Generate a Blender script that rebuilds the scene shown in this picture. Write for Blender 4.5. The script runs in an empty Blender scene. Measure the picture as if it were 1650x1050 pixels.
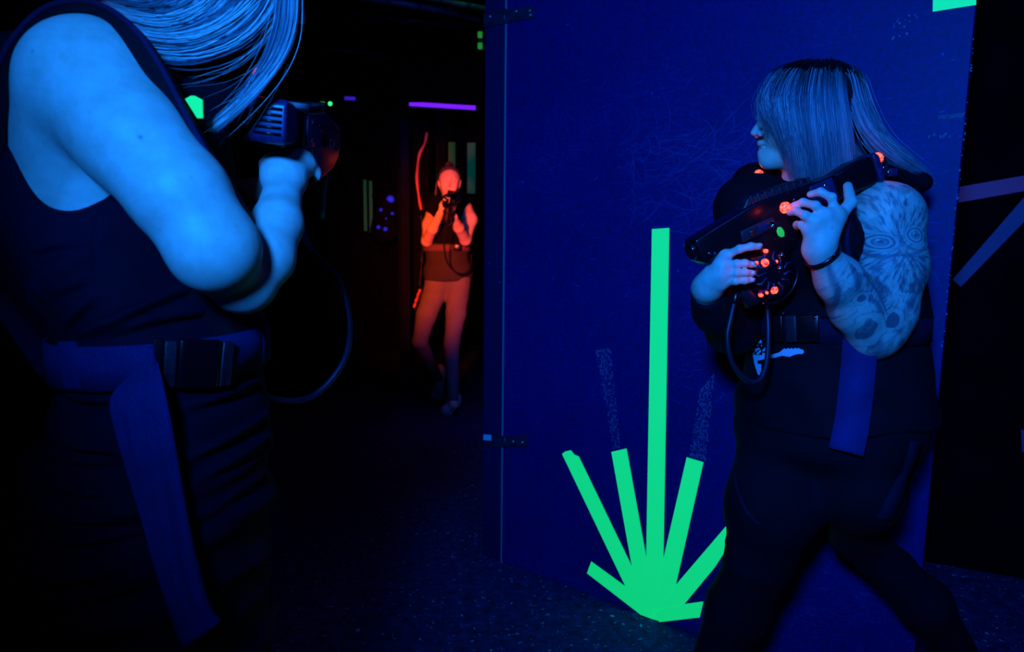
import bpy, math, random
import numpy as np
from mathutils import Vector, Matrix

random.seed(7); RNG = np.random.default_rng(11)
SC = bpy.context.scene

# ------------------------------------------------------------------ camera
W, H, FPX = 1650.0, 1050.0, 1100.0
CAM = np.array([0.0, 0.0, 1.2])
ROT = Matrix.Rotation(math.radians(90 - 7.6), 3, 'X') @ Matrix.Rotation(math.radians(0.6), 3, 'Z')
cam_data = bpy.data.cameras.new('camera'); cam = bpy.data.objects.new('camera', cam_data)
SC.collection.objects.link(cam); SC.camera = cam
cam.matrix_world = Matrix.Translation(Vector(CAM)) @ ROT.to_4x4()
cam_data.sensor_width = 36.0; cam_data.lens = 36.0 * FPX / W
cam_data.clip_start = 0.02
cam_data.dof.use_dof = True; cam_data.dof.focus_distance = 1.32; cam_data.dof.aperture_fstop = 5.0
RM = np.array(ROT)

def ray(px, py):
    return RM @ np.array([(px - W / 2) / FPX, -(py - H / 2) / FPX, -1.0])
def P(px, py, d):
    """the world point that stands d metres in front of the camera in the direction of a pixel of the photograph"""
    return CAM + ray(px, py) * d
def PL(px, py, o, n):
    r = ray(px, py); t = np.dot(o - CAM, n) / np.dot(r, n); return CAM + r * t

# ------------------------------------------------------------------ world, lights, exposure
SC.view_settings.view_transform = 'Standard'; SC.view_settings.look = 'None'
SC.view_settings.gamma = 1.0; SC.view_settings.use_curve_mapping = False
SC.view_settings.exposure = 0.0
world = bpy.data.worlds.new('world'); SC.world = world; world.use_nodes = True
bgn = world.node_tree.nodes['Background']; bgn.inputs[0].default_value = (0.0, 0.001, 0.03, 1); bgn.inputs[1].default_value = 0.006

def lamp(name, kind, loc, energy, color, size=0.1, target=None, spot=None, blend=0.6):
    ld = bpy.data.lights.new(name, kind); ld.energy = energy; ld.color = color
    if kind == 'AREA': ld.size = size
    else: ld.shadow_soft_size = size
    if spot: ld.spot_size = math.radians(spot); ld.spot_blend = blend
    o = bpy.data.objects.new(name, ld); SC.collection.objects.link(o); o.location = Vector(loc)
    if target is not None:
        o.rotation_euler = (Vector(target) - Vector(loc)).to_track_quat('-Z', 'Y').to_euler()
    return o
BLUE = (0.006, 0.19, 1.0)
lamp('blacklight_lamp', 'SPOT', (-0.30, -0.42, 1.74), 300, BLUE, 0.11, target=(0.40, 1.5, 1.42), spot=80, blend=0.9)
lamp('ceiling_blacklight_lamp', 'SPOT', (0.5, 0.25, 2.55), 40, (0.004, 0.07, 1.0), 0.3, target=(0.8, 1.75, 0.1), spot=74, blend=1.0)
lamp('red_lamp', 'SPOT', tuple(P(600, 330, 2.6)), 370, (1.0, 0.08, 0.02), 0.06, target=tuple(P(716, 396, 4.65)), spot=43, blend=0.9)
lamp('shoe_fill_lamp', 'POINT', tuple(P(766, 560, 4.2)), 1.0, (0.10, 0.07, 1.0), 0.08)  # unseen blue point, placed low to light the far woman's shoes and rim

# ------------------------------------------------------------------ objects and materials
def link(o): SC.collection.objects.link(o); return o
def props(o, label=None, cat=None, group=None, kind=None):
    for k, v in (('label', label), ('category', cat), ('group', group), ('kind', kind)):
        if v: o[k] = v
    return o
def wloc(o):
    l = np.zeros(3)
    while o is not None:
        l += np.array(o.location); o = o.parent
    return l
def empty(name, loc, label, cat, group=None):
    o = link(bpy.data.objects.new(name, None)); o.location = Vector(loc); o.empty_display_size = .05
    return props(o, label, cat, group)
def mesh(name, V, F, mat, parent=None, base=None, smooth=True, attrs=None, label=None, bevel=0, seg=2):
    """one mesh object from world-space vertices"""
    V = np.asarray(V, float).reshape(-1, 3)
    base = np.zeros(3) if base is None else np.asarray(base, float)
    off = wloc(parent) + base if parent is not None else base
    me = bpy.data.meshes.new(name)
    if isinstance(F, np.ndarray):
        n, k = F.shape
        me.vertices.add(len(V)); me.vertices.foreach_set('co', (V - off).astype(np.float32).ravel())
        me.loops.add(n * k); me.loops.foreach_set('vertex_index', F.astype(np.int32).ravel())
        me.polygons.add(n); me.polygons.foreach_set('loop_start', np.arange(0, n * k, k, dtype=np.int32))
        me.update(calc_edges=True)
    else:
        me.from_pydata([tuple(v) for v in (V - off)], [], F)
    me.validate()
    me.polygons.foreach_set('use_smooth', [smooth] * len(me.polygons))
    for k, (a, dom) in (attrs or {}).items():
        at = me.attributes.new(k, 'FLOAT', dom); at.data.foreach_set('value', np.asarray(a, np.float32))
    me.update()
    if mat: me.materials.append(mat)
    o = link(bpy.data.objects.new(name, me)); o.location = Vector(base)
    if parent is not None: o.parent = parent
    if label: o['label'] = label
    if bevel:
        m = o.modifiers.new('bevel', 'BEVEL'); m.width = bevel; m.segments = seg; m.limit_method = 'ANGLE'
        m.angle_limit = math.radians(35)
    return o

class MB:
    """collects simple shaped pieces that together are one part"""
    def __init__(s): s.V = []; s.F = []; s.n = 0
    def add(s, V, F):
        V = np.asarray(V, float); s.V.append(V); s.F += [tuple(int(i) + s.n for i in f) for f in F]; s.n += len(V); return s
    def box(s, c, size, M=None):
        x, y, z = np.asarray(size) / 2
        V = np.array([[sx * x, sy * y, sz * z] for sx in (-1, 1) for sy in (-1, 1) for sz in (-1, 1)])
        if M is not None: V = V @ np.asarray(M).T
        return s.add(V + np.asarray(c), [(0, 1, 3, 2), (4, 6, 7, 5), (0, 4, 5, 1), (2, 3, 7, 6), (0, 2, 6, 4), (1, 5, 7, 3)])
    def prism(s, pts, O, U, V_, N, t0, t1):
        """a 2D outline extruded along N"""
        O, U, V_, N = map(np.asarray, (O, U, V_, N)); n = len(pts)
        A = np.array([O + U * p[0] + V_ * p[1] + N * t0 for p in pts]); B = np.array([O + U * p[0] + V_ * p[1] + N * t1 for p in pts])
        F = [tuple(range(n))[::-1], tuple(range(n, 2 * n))] + [(i, (i + 1) % n, n + (i + 1) % n, n + i) for i in range(n)]
        return s.add(np.vstack([A, B]), F)
    def lathe(s, prof, O, N, seg=24):
        """prof: (radius, height along N)"""
        O, N = np.asarray(O, float), unit(N); U, V_ = perp(N)
        a = np.linspace(0, 2 * np.pi, seg, endpoint=False); ring = np.cos(a)[:, None] * U + np.sin(a)[:, None] * V_
        V = np.vstack([O + N * h + ring * max(r, 1e-5) for r, h in prof]); F = []
        for k in range(len(prof) - 1):
            for i in range(seg):
                j = (i + 1) % seg; F.append((k * seg + i, k * seg + j, (k + 1) * seg + j, (k + 1) * seg + i))
        F.append(tuple(range(seg))[::-1]); F.append(tuple((len(prof) - 1) * seg + i for i in range(seg)))
        return s.add(V, F)
    def tube(s, pts, r, seg=10):
        V, F = tube_geo(pts, r, seg); return s.add(V, F)
    def build(s, name, mat, parent=None, **k):
        return mesh(name, np.vstack(s.V), s.F, mat, parent, **k)

def unit(v): v = np.asarray(v, float); return v / np.linalg.norm(v)
def perp(n):
    n = unit(n); u = np.cross(n, [0, 0, 1.0]) if abs(n[2]) < .9 else np.cross(n, [1.0, 0, 0]); u = unit(u); return u, np.cross(n, u)
def spline(pts, n):
    """catmull-rom through pts"""
    p = np.asarray(pts, float); p = np.vstack([2 * p[0] - p[1], p, 2 * p[-1] - p[-2]]); m = len(p) - 3
    t = np.linspace(0, m - 1e-6, n); i = t.astype(int); f = (t - i)[:, None]
    a, b, c, d = p[i], p[i + 1], p[i + 2], p[i + 3]
    return .5 * (2 * b + (c - a) * f + (2 * a - 5 * b + 4 * c - d) * f ** 2 + (-a + 3 * b - 3 * c + d) * f ** 3)
def tube_geo(pts, r, seg=10):
    pts = np.asarray(pts, float); n = len(pts); r = np.broadcast_to(r, n)
    T = np.gradient(pts, axis=0); T /= np.linalg.norm(T, axis=1)[:, None]
    u, _ = perp(T[0]); V = []
    a = np.linspace(0, 2 * np.pi, seg, endpoint=False)
    for i in range(n):
        u = unit(u - T[i] * np.dot(u, T[i])); w = np.cross(T[i], u)
        V.append(pts[i] + r[i] * (np.cos(a)[:, None] * u + np.sin(a)[:, None] * w))
    F = []
    for k in range(n - 1):
        for i in range(seg):
            j = (i + 1) % seg; F.append((k * seg + i, k * seg + j, (k + 1) * seg + j, (k + 1) * seg + i))
    F += [tuple(range(seg))[::-1], tuple((n - 1) * seg + i for i in range(seg))]
    return np.vstack(V), F
def strap_geo(pts, wdir, width, thick):
    """webbing: flat section swept along pts; wdir is one vector or one per point"""
    pts = np.asarray(pts, float); n = len(pts); wd = np.broadcast_to(np.asarray(wdir, float), (n, 3)); width = np.broadcast_to(width, n)
    T = np.gradient(pts, axis=0); V = []
    for i in range(n):
        t = unit(T[i]); w = unit(wd[i] - t * np.dot(wd[i], t)); m = np.cross(t, w)
        for a, b in ((-1, -1), (1, -1), (1, 1), (-1, 1)): V.append(pts[i] + w * a * width[i] / 2 + m * b * thick / 2)
    F = []
    for k in range(n - 1):
        for i in range(4):
            j = (i + 1) % 4; F.append((4 * k + i, 4 * k + j, 4 * k + 4 + j, 4 * k + 4 + i))
    F += [(3, 2, 1, 0), tuple(4 * (n - 1) + i for i in range(4))]
    return np.array(V), F

def mat(name, color, rough=.6, metal=0.0, spec=.5, emit=None, estr=0.0, sheen=0.0, coat=0.0):
    m = bpy.data.materials.new(name); m.use_nodes = True; b = m.node_tree.nodes['Principled BSDF']
    b.inputs['Base Color'].default_value = (*color, 1); b.inputs['Roughness'].default_value = rough
    b.inputs['Metallic'].default_value = metal; b.inputs['Specular IOR Level'].default_value = spec
    b.inputs['Sheen Weight'].default_value = sheen; b.inputs['Coat Weight'].default_value = coat; b.inputs['Coat Roughness'].default_value = .15
    if emit: b.inputs['Emission Color'].default_value = (*emit, 1); b.inputs['Emission Strength'].default_value = estr
    return m
class NT:
    def __init__(s, m): s.m = m; s.t = m.node_tree; s.b = s.t.nodes['Principled BSDF']
    def n(s, typ, ins=None, **kw):
        x = s.t.nodes.new(typ)
        for k, v in kw.items(): setattr(x, k, v)
        for k, v in (ins or {}).items():
            if isinstance(v, bpy.types.NodeSocket): s.t.links.new(v, x.inputs[k])
            else: x.inputs[k].default_value = v
        return x
    def l(s, a, b): s.t.links.new(a, b)
    def coord(s, scale=(1, 1, 1)):
        tc = s.n('ShaderNodeTexCoord'); mp = s.n('ShaderNodeMapping', {0: tc.outputs['Object']}); mp.inputs['Scale'].default_value = scale
        return mp.outputs[0]
    def ramp(s, fac, stops):
        r = s.n('ShaderNodeValToRGB', {0: fac}); e = r.color_ramp.elements
        while len(e) < len(stops): e.new(.5)
        for k, (p, c) in enumerate(stops): e[k].position = p; e[k].color = (*c, 1) if len(c) == 3 else c
        return r.outputs[0]
    def bump(s, h, strength=.3, dist=.01):
        bp = s.n('ShaderNodeBump', {'Height': h, 'Strength': strength, 'Distance': dist}); s.l(bp.outputs[0], s.b.inputs['Normal'])
def noisy(name, c0, c1, scale=20, rough=.6, stretch=(1, 1, 1), bump=.2, bdist=.002, detail=6, p=(.35, .7), **k):
    m = mat(name, c0, rough, **k); t = NT(m)
    nz = t.n('ShaderNodeTexNoise', {'Vector': t.coord(stretch), 'Scale': scale, 'Detail': detail})
    t.l(t.ramp(nz.outputs[0], [(p[0], c0), (p[1], c1)]), t.b.inputs['Base Color'])
    if bump: t.bump(nz.outputs[0], bump, bdist)
    return m
# ------------------------------------------------------------------ bodies and clothes: smooth fields turned into meshes
def smin(a, b, k):
    if k <= 0: return np.minimum(a, b)
    h = np.maximum(k - np.abs(a - b), 0) / k
    return np.minimum(a, b) - h * h * k * .25
class Body:
    """tapered limbs blended one after another; the whole is one surface"""
    def __init__(s): s.p = []
    def limb(s, a, b, ra, rb, k=.02, w=None, f=1.0, cut=False):
        a, b = np.asarray(a, np.float32), np.asarray(b, np.float32)
        s.p.append((a, b, ra, rb, k, None if w is None else unit(w).astype(np.float32), f, cut)); return s
    def chain(s, pts, rs, k=.02, **kw):
        for i in range(len(pts) - 1): s.limb(pts[i], pts[i + 1], rs[i], rs[i + 1], k, **kw)
        return s
    def loft(s, st, lat, k=.02, grow=0.0):
        """trunk: rows of (height, centre x, centre y, half depth, half breadth)"""
        st = np.asarray(sorted(map(list, st)), float); zz = np.linspace(st[0, 0], st[-1, 0], 160)
        t = spline(st, 600); o = np.argsort(t[:, 0]); tab = np.stack([np.interp(zz, t[o, 0], t[o, i]) for i in range(1, 5)], -1)
        tab[:, 2:] += grow; l = unit(lat)[:2]; s.p.append(('loft', zz, tab, l, np.array([l[1], -l[0]]), k, st)); return s
    def shrink(s, e):
        b = Body()
        for p in s.p:
            if p[0] is p[0] and isinstance(p[0], str):
                t = p[2].copy(); t[:, 2:] -= e; b.p.append(('loft', p[1], t, *p[3:]))
            else: b.p.append((p[0], p[1], p[2] - e, p[3] - e, *p[4:]))
        return b
    def ball(s, c, r, k=.02, w=None, f=1.0, cut=False): return s.limb(c, np.asarray(c) + 1e-4, r, r, k, w, f, cut)
    def __call__(s, X):
        X = np.asarray(X, np.float32); c = (X.max(0) + X.min(0)) / 2; R = float(np.linalg.norm(X.max(0) - c))
        d = np.full(len(X), .3, np.float32)
        for pp in s.p:
            if isinstance(pp[0], str):
                _, zz, tab, l, fc, k, st = pp; m = tab.mean(0)
                if abs(c[2] - (zz[0] + zz[-1]) / 2) - (zz[-1] - zz[0]) / 2 - R > .10 or np.hypot(c[0] - m[0], c[1] - m[1]) - R > .42: continue
                T_ = np.stack([np.interp(X[:, 2], zz, tab[:, i]) for i in range(4)], -1); dx, dy = X[:, 0] - T_[:, 0], X[:, 1] - T_[:, 1]
                u = (dx * fc[0] + dy * fc[1]) / T_[:, 2]; v = (dx * l[0] + dy * l[1]) / T_[:, 3]; q = np.sqrt(u * u + v * v) + 1e-6
                gr = np.sqrt((u / T_[:, 2]) ** 2 + (v / T_[:, 3]) ** 2) + 1e-6; dp = np.clip(q * (q - 1) / gr, -.12, .5) * .93
                e = np.maximum(X[:, 2] - zz[-1] + .03, zz[0] + .03 - X[:, 2]); dp = np.where(e > -.03, -smin(-dp, -e + .03, .06), dp)
                d = smin(d, dp, k); continue
            a, b, ra, rb, k, w, f, cut = pp
            ab = b - a; L = float(ab @ ab) + 1e-12
            t = min(max(float((c - a) @ ab) / L, 0), 1); q = np.linalg.norm(c - a - t * ab) - max(ra, rb) * max(1, f) - R
            if q > .07: continue
            v = X - a; t = np.clip(v @ ab / L, 0, 1); v = v - t[:, None] * ab; r = ra + (rb - ra) * t
            if w is not None:
                cw = v @ w; l = np.sqrt(np.maximum((v * v).sum(1) - cw * cw + (cw / f) ** 2, 0)); dp = (l - r) * (min(1, f) if f < 1 else 1.0)
            else: dp = np.sqrt((v * v).sum(1)) - r
            d = -smin(-d, dp, k) if cut else smin(d, dp, k)
        return d
def surface(f, lo, hi, h, B=8, lip=1.35):
    """naive surface nets on the blocks that the surface passes through"""
    lo, hi = np.asarray(lo, float), np.asarray(hi, float); S = B * h
    nb = np.ceil((hi - lo) / S).astype(int)
    g = np.stack(np.meshgrid(*[np.arange(n) for n in nb], indexing='ij'), -1).reshape(-1, 3)
    # coarse pass in supercells, so that far limbs are skipped
    sup = (g // 4); key = (sup[:, 0] * 4096 + sup[:, 1]) * 4096 + sup[:, 2]; o = np.argsort(key, kind='stable'); g = g[o]; key = key[o]
    cuts = np.flatnonzero(np.diff(key)) + 1; act = []
    for ch in np.split(g, cuts):
        c = lo + (ch + .5) * S; v = f(c); act.append(ch[np.abs(v) < S * .87 * lip + .003])
    ar = np.arange(B + 1); loc = np.stack(np.meshgrid(ar, ar, ar, indexing='ij'), -1).reshape(-1, 3)
    N = nb * B + 2; cells = []; verts = []; quads = []
    corner = np.array([[i, j, k] for i in (0, 1) for j in (0, 1) for k in (0, 1)])
    edges = [(a, b) for a in range(8) for b in range(a + 1, 8) if np.abs(corner[a] - corner[b]).sum() == 1]
    keyf = lambda q: (q[:, 0] * N[1] + q[:, 1]) * N[2] + q[:, 2]
    for blk in act:
        for s0 in range(0, len(blk), 64):
            bk = blk[s0:s0 + 64]
            if not len(bk): continue
            gi = bk[:, None, :] * B + loc[None]
            V = np.asarray(f((lo + gi.reshape(-1, 3) * h))).reshape(len(bk), B + 1, B + 1, B + 1)
            neg = V < 0
            if not neg.any() or neg.all(): continue
            cn = np.stack([neg[:, c[0]:c[0] + B, c[1]:c[1] + B, c[2]:c[2] + B] for c in corner], -1); cnt = cn.sum(-1)
            bi, x, y, z = np.nonzero((cnt > 0) & (cnt < 8))
            if not len(bi): continue
            cv = np.stack([V[bi, x + c[0], y + c[1], z + c[2]] for c in corner], -1)
            acc = np.zeros((len(bi), 3)); num = np.zeros(len(bi))
            for a, b in edges:
                m = (cv[:, a] < 0) != (cv[:, b] < 0); t = np.where(m, cv[:, a] / np.where(m, cv[:, a] - cv[:, b], 1), 0)
                acc += m[:, None] * (corner[a] + t[:, None] * (corner[b] - corner[a])); num += m
            ci = bk[bi] * B + np.stack([x, y, z], -1)
            cells.append(keyf(ci)); verts.append(lo + (ci + acc / num[:, None]) * h)
            for ax in range(3):
                e = np.eye(3, dtype=int)[ax]; b1, c1 = np.eye(3, dtype=int)[(ax + 1) % 3], np.eye(3, dtype=int)[(ax + 2) % 3]
                n0 = neg[:, :B, :B, :B]; n1 = neg[:, e[0]:B + e[0], e[1]:B + e[1], e[2]:B + e[2]]
                bi, x, y, z = np.nonzero(n0 != n1)
                if not len(bi): continue
                p = bk[bi] * B + np.stack([x, y, z], -1); s = n0[bi, x, y, z]
                q = np.stack([keyf(p - b1 - c1), keyf(p - c1), keyf(p), keyf(p - b1)], -1)
                q[~s] = q[~s][:, ::-1]; ok = (p > 0).all(1); quads.append(q[ok])
    ck = np.concatenate(cells); vv = np.concatenate(verts); o = np.argsort(ck); ck = ck[o]; vv = vv[o]
    q = np.concatenate(quads); idx = np.searchsorted(ck, q).clip(0, len(ck) - 1); ok = (ck[idx] == q).all(1)
    return vv, idx[ok]
def relax(V, F, it=1):
    n = len(V)
    for _ in range(it):
        acc = np.zeros((n, 3)); c = np.zeros(n)
        for a, b in ((0, 1), (1, 2), (2, 3), (3, 0)):
            for i in range(3): acc[:, i] += np.bincount(F[:, a], V[F[:, b], i], n) + np.bincount(F[:, b], V[F[:, a], i], n)
            c += np.bincount(F[:, a], minlength=n) + np.bincount(F[:, b], minlength=n)
        V = .5 * V + .5 * acc / np.maximum(c, 1)[:, None]
    return V
def grad(f, X, e=.001):
    g = np.stack([f(X + np.eye(3)[i] * e) - f(X - np.eye(3)[i] * e) for i in range(3)], -1); return g / np.maximum(np.linalg.norm(g, axis=1), 1e-6)[:, None]
def march(f, O, D, n=50, far=1.0):
    """walk from O along D until the field is met"""
    O = np.atleast_2d(O).astype(float); D = np.broadcast_to(D, O.shape); t = np.zeros(len(O))
    for _ in range(n): t += np.asarray(f(O + D * t[:, None])) * .8
    return O + D * t[:, None]
def ring(f, c, U, V_, n=72, off=0.0, R=.45, a0=0, a1=2 * math.pi):
    a = np.linspace(a0, a1, n); D = np.cos(a)[:, None] * U + np.sin(a)[:, None] * V_
    p = np.array([march(f, (c + R * d)[None], -d)[0] for d in D]); return p + D * off
def inpoly(p, poly):
    x, y = p[:, 0], p[:, 1]; r = np.zeros(len(p), bool); n = len(poly)
    for i in range(n):
        x0, y0 = poly[i]; x1, y1 = poly[(i + 1) % n]
        if y0 == y1: continue
        r ^= ((y0 > y) != (y1 > y)) & (x < (x1 - x0) * (y - y0) / (y1 - y0) + x0)
    return r
def decal(f, O, U, V_, D, mask, lo, hi, h, off=.0012):
    """a print or panel lying on the cloth: grid cells where mask(u,v) holds, laid onto the surface along D"""
    nu, nv = int((hi[0] - lo[0]) / h) + 1, int((hi[1] - lo[1]) / h) + 1
    u, v = np.meshgrid(lo[0] + np.arange(nu) * h, lo[1] + np.arange(nv) * h, indexing='ij')
    pts = O + u.ravel()[:, None] * U + v.ravel()[:, None] * V_ - np.asarray(D) * .12
    X = []
    for s in range(0, len(pts), 4000): X.append(march(f, pts[s:s + 4000], np.asarray(D, float), 40))
    X = np.vstack(X); bad = np.abs(np.concatenate([f(X[s:s + 4000]) for s in range(0, len(X), 4000)])) > .003; X = X + grad(f, X) * off
    cu, cv = (u[:-1, :-1] + h / 2).ravel(), (v[:-1, :-1] + h / 2).ravel(); k = mask(cu, cv)
    i = np.arange(nu * nv).reshape(nu, nv); F = np.stack([i[:-1, :-1], i[1:, :-1], i[1:, 1:], i[:-1, 1:]], -1).reshape(-1, 4)[k]; F = F[~bad[F].any(1)]
    us, F2 = np.unique(F, return_inverse=True); return X[us], F2.reshape(-1, 4)
def bounds(b, pad=.03):
    lf = [p for p in b.p if isinstance(p[0], str)]
    if lf:
        o = Body(); o.p = [p for p in b.p if not isinstance(p[0], str)]; lo, hi = bounds(o, pad) if o.p else (np.full(3, 9.0), np.full(3, -9.0))
        for p in lf:
            r = p[2][:, 2:].max(1)[:, None]; xy = p[2][:, :2]; lo = np.minimum(lo, [*(xy - r).min(0) - pad, p[1][0] - pad]); hi = np.maximum(hi, [*(xy + r).max(0) + pad, p[1][-1] + pad])
        return lo, hi
    lo = np.min([np.minimum(p[0], p[1]) - max(p[2], p[3]) * max(1, p[6]) for p in b.p if not p[7]], 0); hi = np.max([np.maximum(p[0], p[1]) + max(p[2], p[3]) * max(1, p[6]) for p in b.p if not p[7]], 0)
    return lo - pad, hi + pad

# ------------------------------------------------------------------ hair: strands laid between guide locks
def hair(name, guides, n, mt, parent, jit=.006, wid=.0007, cut=.1, tip=.15, seg=3, steps=16, clump=.5, gap=None):
    """guides: list of polylines (same order of control points) from root to tip, neighbouring locks next to each other"""
    G = np.array([spline(g, steps) for g in guides]); g = len(G); V = []; F = []; rv = []; tv = []; k0 = 0
    cl = RNG.normal(0, 1, (max(6, n // 28), 3))
    cr = RNG.random(len(cl))
    for i in range(n):
        s = RNG.random() * (g - 1) * .9999
        if gap and gap[0] < s < gap[1] and RNG.random() < .93: s = gap[0] - RNG.random() * .8 if RNG.random() < .5 else gap[1] + RNG.random() * .8
        a = int(s); fr = s - a; fr2 = fr * fr * (3 - 2 * fr)
        c = G[a] * (1 - fr2) + G[a + 1] * fr2; t = np.linspace(0, 1, steps)[:, None]
        ci = int((s / (g - 1)) * len(cl)) % len(cl)
        off = RNG.normal(0, 1, 3) * jit * (.5 + .8 * t) * (1 - clump * t) + cl[ci] * jit * clump * (.4 + t) + RNG.normal(0, 1, 3) * jit * .25 * t * np.sin(t * RNG.uniform(3, 8))
        L = 1 - cut * RNG.random() ** 2 * 1.0; c = c + off
        idx = np.linspace(0, (steps - 1) * L, steps); i0 = idx.astype(int).clip(0, steps - 2); ff = (idx - i0)[:, None]; c = c[i0] * (1 - ff) + c[i0 + 1] * ff
        r = wid * RNG.uniform(.7, 1.5) * (1 - (1 - tip) * np.linspace(0, 1, steps) ** 3)
        v, f = tube_geo(c, r, seg); V.append(v); F.append(np.array(f[:-2]) + k0); k0 += len(v)
        rv.append(np.full(len(v), np.clip(.6 * cr[ci] + .5 * RNG.random() - .05, 0, 1))); tv.append(np.repeat(np.linspace(0, L, steps), seg))
    return mesh(name, np.vstack(V), np.vstack(F), mt, parent, attrs={'rnd': (np.concatenate(rv), 'POINT'), 'along': (np.concatenate(tv), 'POINT')})
# ------------------------------------------------------------------ materials
def wall_mat(name, c0, c1, scuff, marks=1.0):
    m = mat(name, c0, .55, spec=.25); t = NT(m); co = t.coord()
    n1 = t.n('ShaderNodeTexNoise', {'Vector': co, 'Scale': 2.2, 'Detail': 8.0, 'Roughness': .65})
    n2 = t.n('ShaderNodeTexNoise', {'Vector': co, 'Scale': 90.0, 'Detail': 4.0, 'Roughness': .7})
    base = t.ramp(n1.outputs[0], [(.3, c0), (.7, c1)])
    # fine curved scratches and rubbed patches
    wv = t.n('ShaderNodeTexNoise', {'Vector': t.coord((3.0, 3.0, 14.0)), 'Scale': 2.4, 'Detail': 7.0, 'Roughness': .6, 'Distortion': 2.2})
    line = t.n('ShaderNodeMath', {0: wv.outputs[0], 1: .5}, operation='SUBTRACT'); ab = t.n('ShaderNodeMath', {0: line.outputs[0]}, operation='ABSOLUTE')
    sc = t.n('ShaderNodeMapRange', {'Value': ab.outputs[0], 'From Min': 0.0, 'From Max': .016, 'To Min': 1.0, 'To Max': 0.0})
    pt = t.n('ShaderNodeMapRange', {'Value': n1.outputs[0], 'From Min': .48, 'From Max': .68, 'To Min': 0.0, 'To Max': 1.0})
    grain = t.n('ShaderNodeMapRange', {'Value': n2.outputs[0], 'From Min': .3, 'From Max': .75, 'To Min': 0.0, 'To Max': 1.0})
    a = t.n('ShaderNodeMath', {0: sc.outputs[0], 1: pt.outputs[0]}, operation='MULTIPLY')
    b = t.n('ShaderNodeMath', {0: a.outputs[0], 1: grain.outputs[0]}, operation='MULTIPLY')
    sp = t.n('ShaderNodeTexNoise', {'Vector': co, 'Scale': 46.0, 'Detail': 2.0}); spk = t.n('ShaderNodeMapRange', {'Value': sp.outputs[0], 'From Min': .765, 'From Max': .80, 'To Min': 0.0, 'To Max': 1.0})
    f = t.n('ShaderNodeMath', {0: b.outputs[0], 1: .9 * marks}, operation='MULTIPLY'); f2 = t.n('ShaderNodeMath', {0: f.outputs[0], 1: spk.outputs[0]}, operation='ADD', use_clamp=True)
    g2 = t.n('ShaderNodeMixRGB', {0: grain.outputs[0], 1: base, 2: (*[x * 1.7 for x in c1], 1)}); 
    mx = t.n('ShaderNodeMixRGB', {0: f2.outputs[0], 1: g2.outputs[0], 2: (*scuff, 1)}); t.l(mx.outputs[0], t.b.inputs['Base Color'])
    t.bump(n2.outputs[0], .25, .0015); return m
M = {}
M['wall'] = wall_mat('painted_plywood', (.001, .0012, .050), (.002, .0022, .100), (.05, .09, .45))
M['jamb'] = wall_mat('painted_jamb', (.002, .0025, .03), (.003, .004, .05), (.05, .09, .26), .6)
M['dark_wall'] = noisy('dark_wall', (.0004, .0004, .0016), (.001, .001, .005), 6, .95, spec=.05)
M['black'] = noisy('black_paint', (.003, .003, .004), (.006, .006, .010), 9, .95, spec=.05)
def floor_mat():
    m = mat('dark_carpet', (.01, .01, .02), .85, spec=.2); t = NT(m); co = t.coord()
    n1 = t.n('ShaderNodeTexNoise', {'Vector': co, 'Scale': 26.0, 'Detail': 8.0, 'Roughness': .75}); n2 = t.n('ShaderNodeTexNoise', {'Vector': co, 'Scale': 150.0, 'Detail': 3.0})
    base = t.ramp(n1.outputs[0], [(.35, (.004, .004, .03)), (.58, (.02, .03, .13)), (.75, (.10, .14, .34))])
    sp = t.n('ShaderNodeTexNoise', {'Vector': co, 'Scale': 62.0, 'Detail': 2.0, 'Distortion': .6}); k = t.n('ShaderNodeMapRange', {'Value': sp.outputs[0], 'From Min': .66, 'From Max': .74, 'To Min': 0.0, 'To Max': 1.0})
    mx = t.n('ShaderNodeMixRGB', {0: k.outputs[0], 1: base, 2: (.5, .6, .7, 1)}); t.l(mx.outputs[0], t.b.inputs['Base Color'])
    t.bump(n2.outputs[0], .6, .006); return m
M['floor'] = floor_mat()
def tape_mat(name, col, e, est):
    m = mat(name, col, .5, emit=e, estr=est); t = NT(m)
    n = t.n('ShaderNodeTexNoise', {'Vector': t.coord(), 'Scale': 38.0, 'Detail': 5.0}); t.bump(n.outputs[0], .15, .001)
    return m
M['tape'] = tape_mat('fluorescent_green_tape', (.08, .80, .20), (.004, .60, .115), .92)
M['patch'] = tape_mat('tape_patch', (.05, .6, .02), (.004, .60, .14), .85)
M['tape_dim'] = tape_mat('dim_green_tape', (.008, .09, .04), (.0, .03, .012), .8)
M['tape_pink'] = tape_mat('dull_pink_tape', (.22, .05, .16), (.05, .006, .16), .16)
M['tape_blue'] = tape_mat('dull_blue_tape', (.03, .05, .18), (.008, .006, .11), .16)
M['tape_red_lit'] = mat('red_lit_tape', (.85, .18, .16), .4)  # pale tape with the red lamp's light put into its colour
M['residue'] = mat('glue_residue', (.10, .14, .26), .6)
M['edge_metal'] = mat('edge_strip', (.25, .32, .45), .4, metal=.3)
M['hinge'] = noisy('painted_steel', (.012, .012, .035), (.03, .03, .07), 30, .4, metal=.2)
M['bolt'] = mat('bolt_steel', (.3, .33, .4), .25, metal=.8)
M['sticker'] = mat('white_sticker', (.55, .65, .8), .5)
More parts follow.
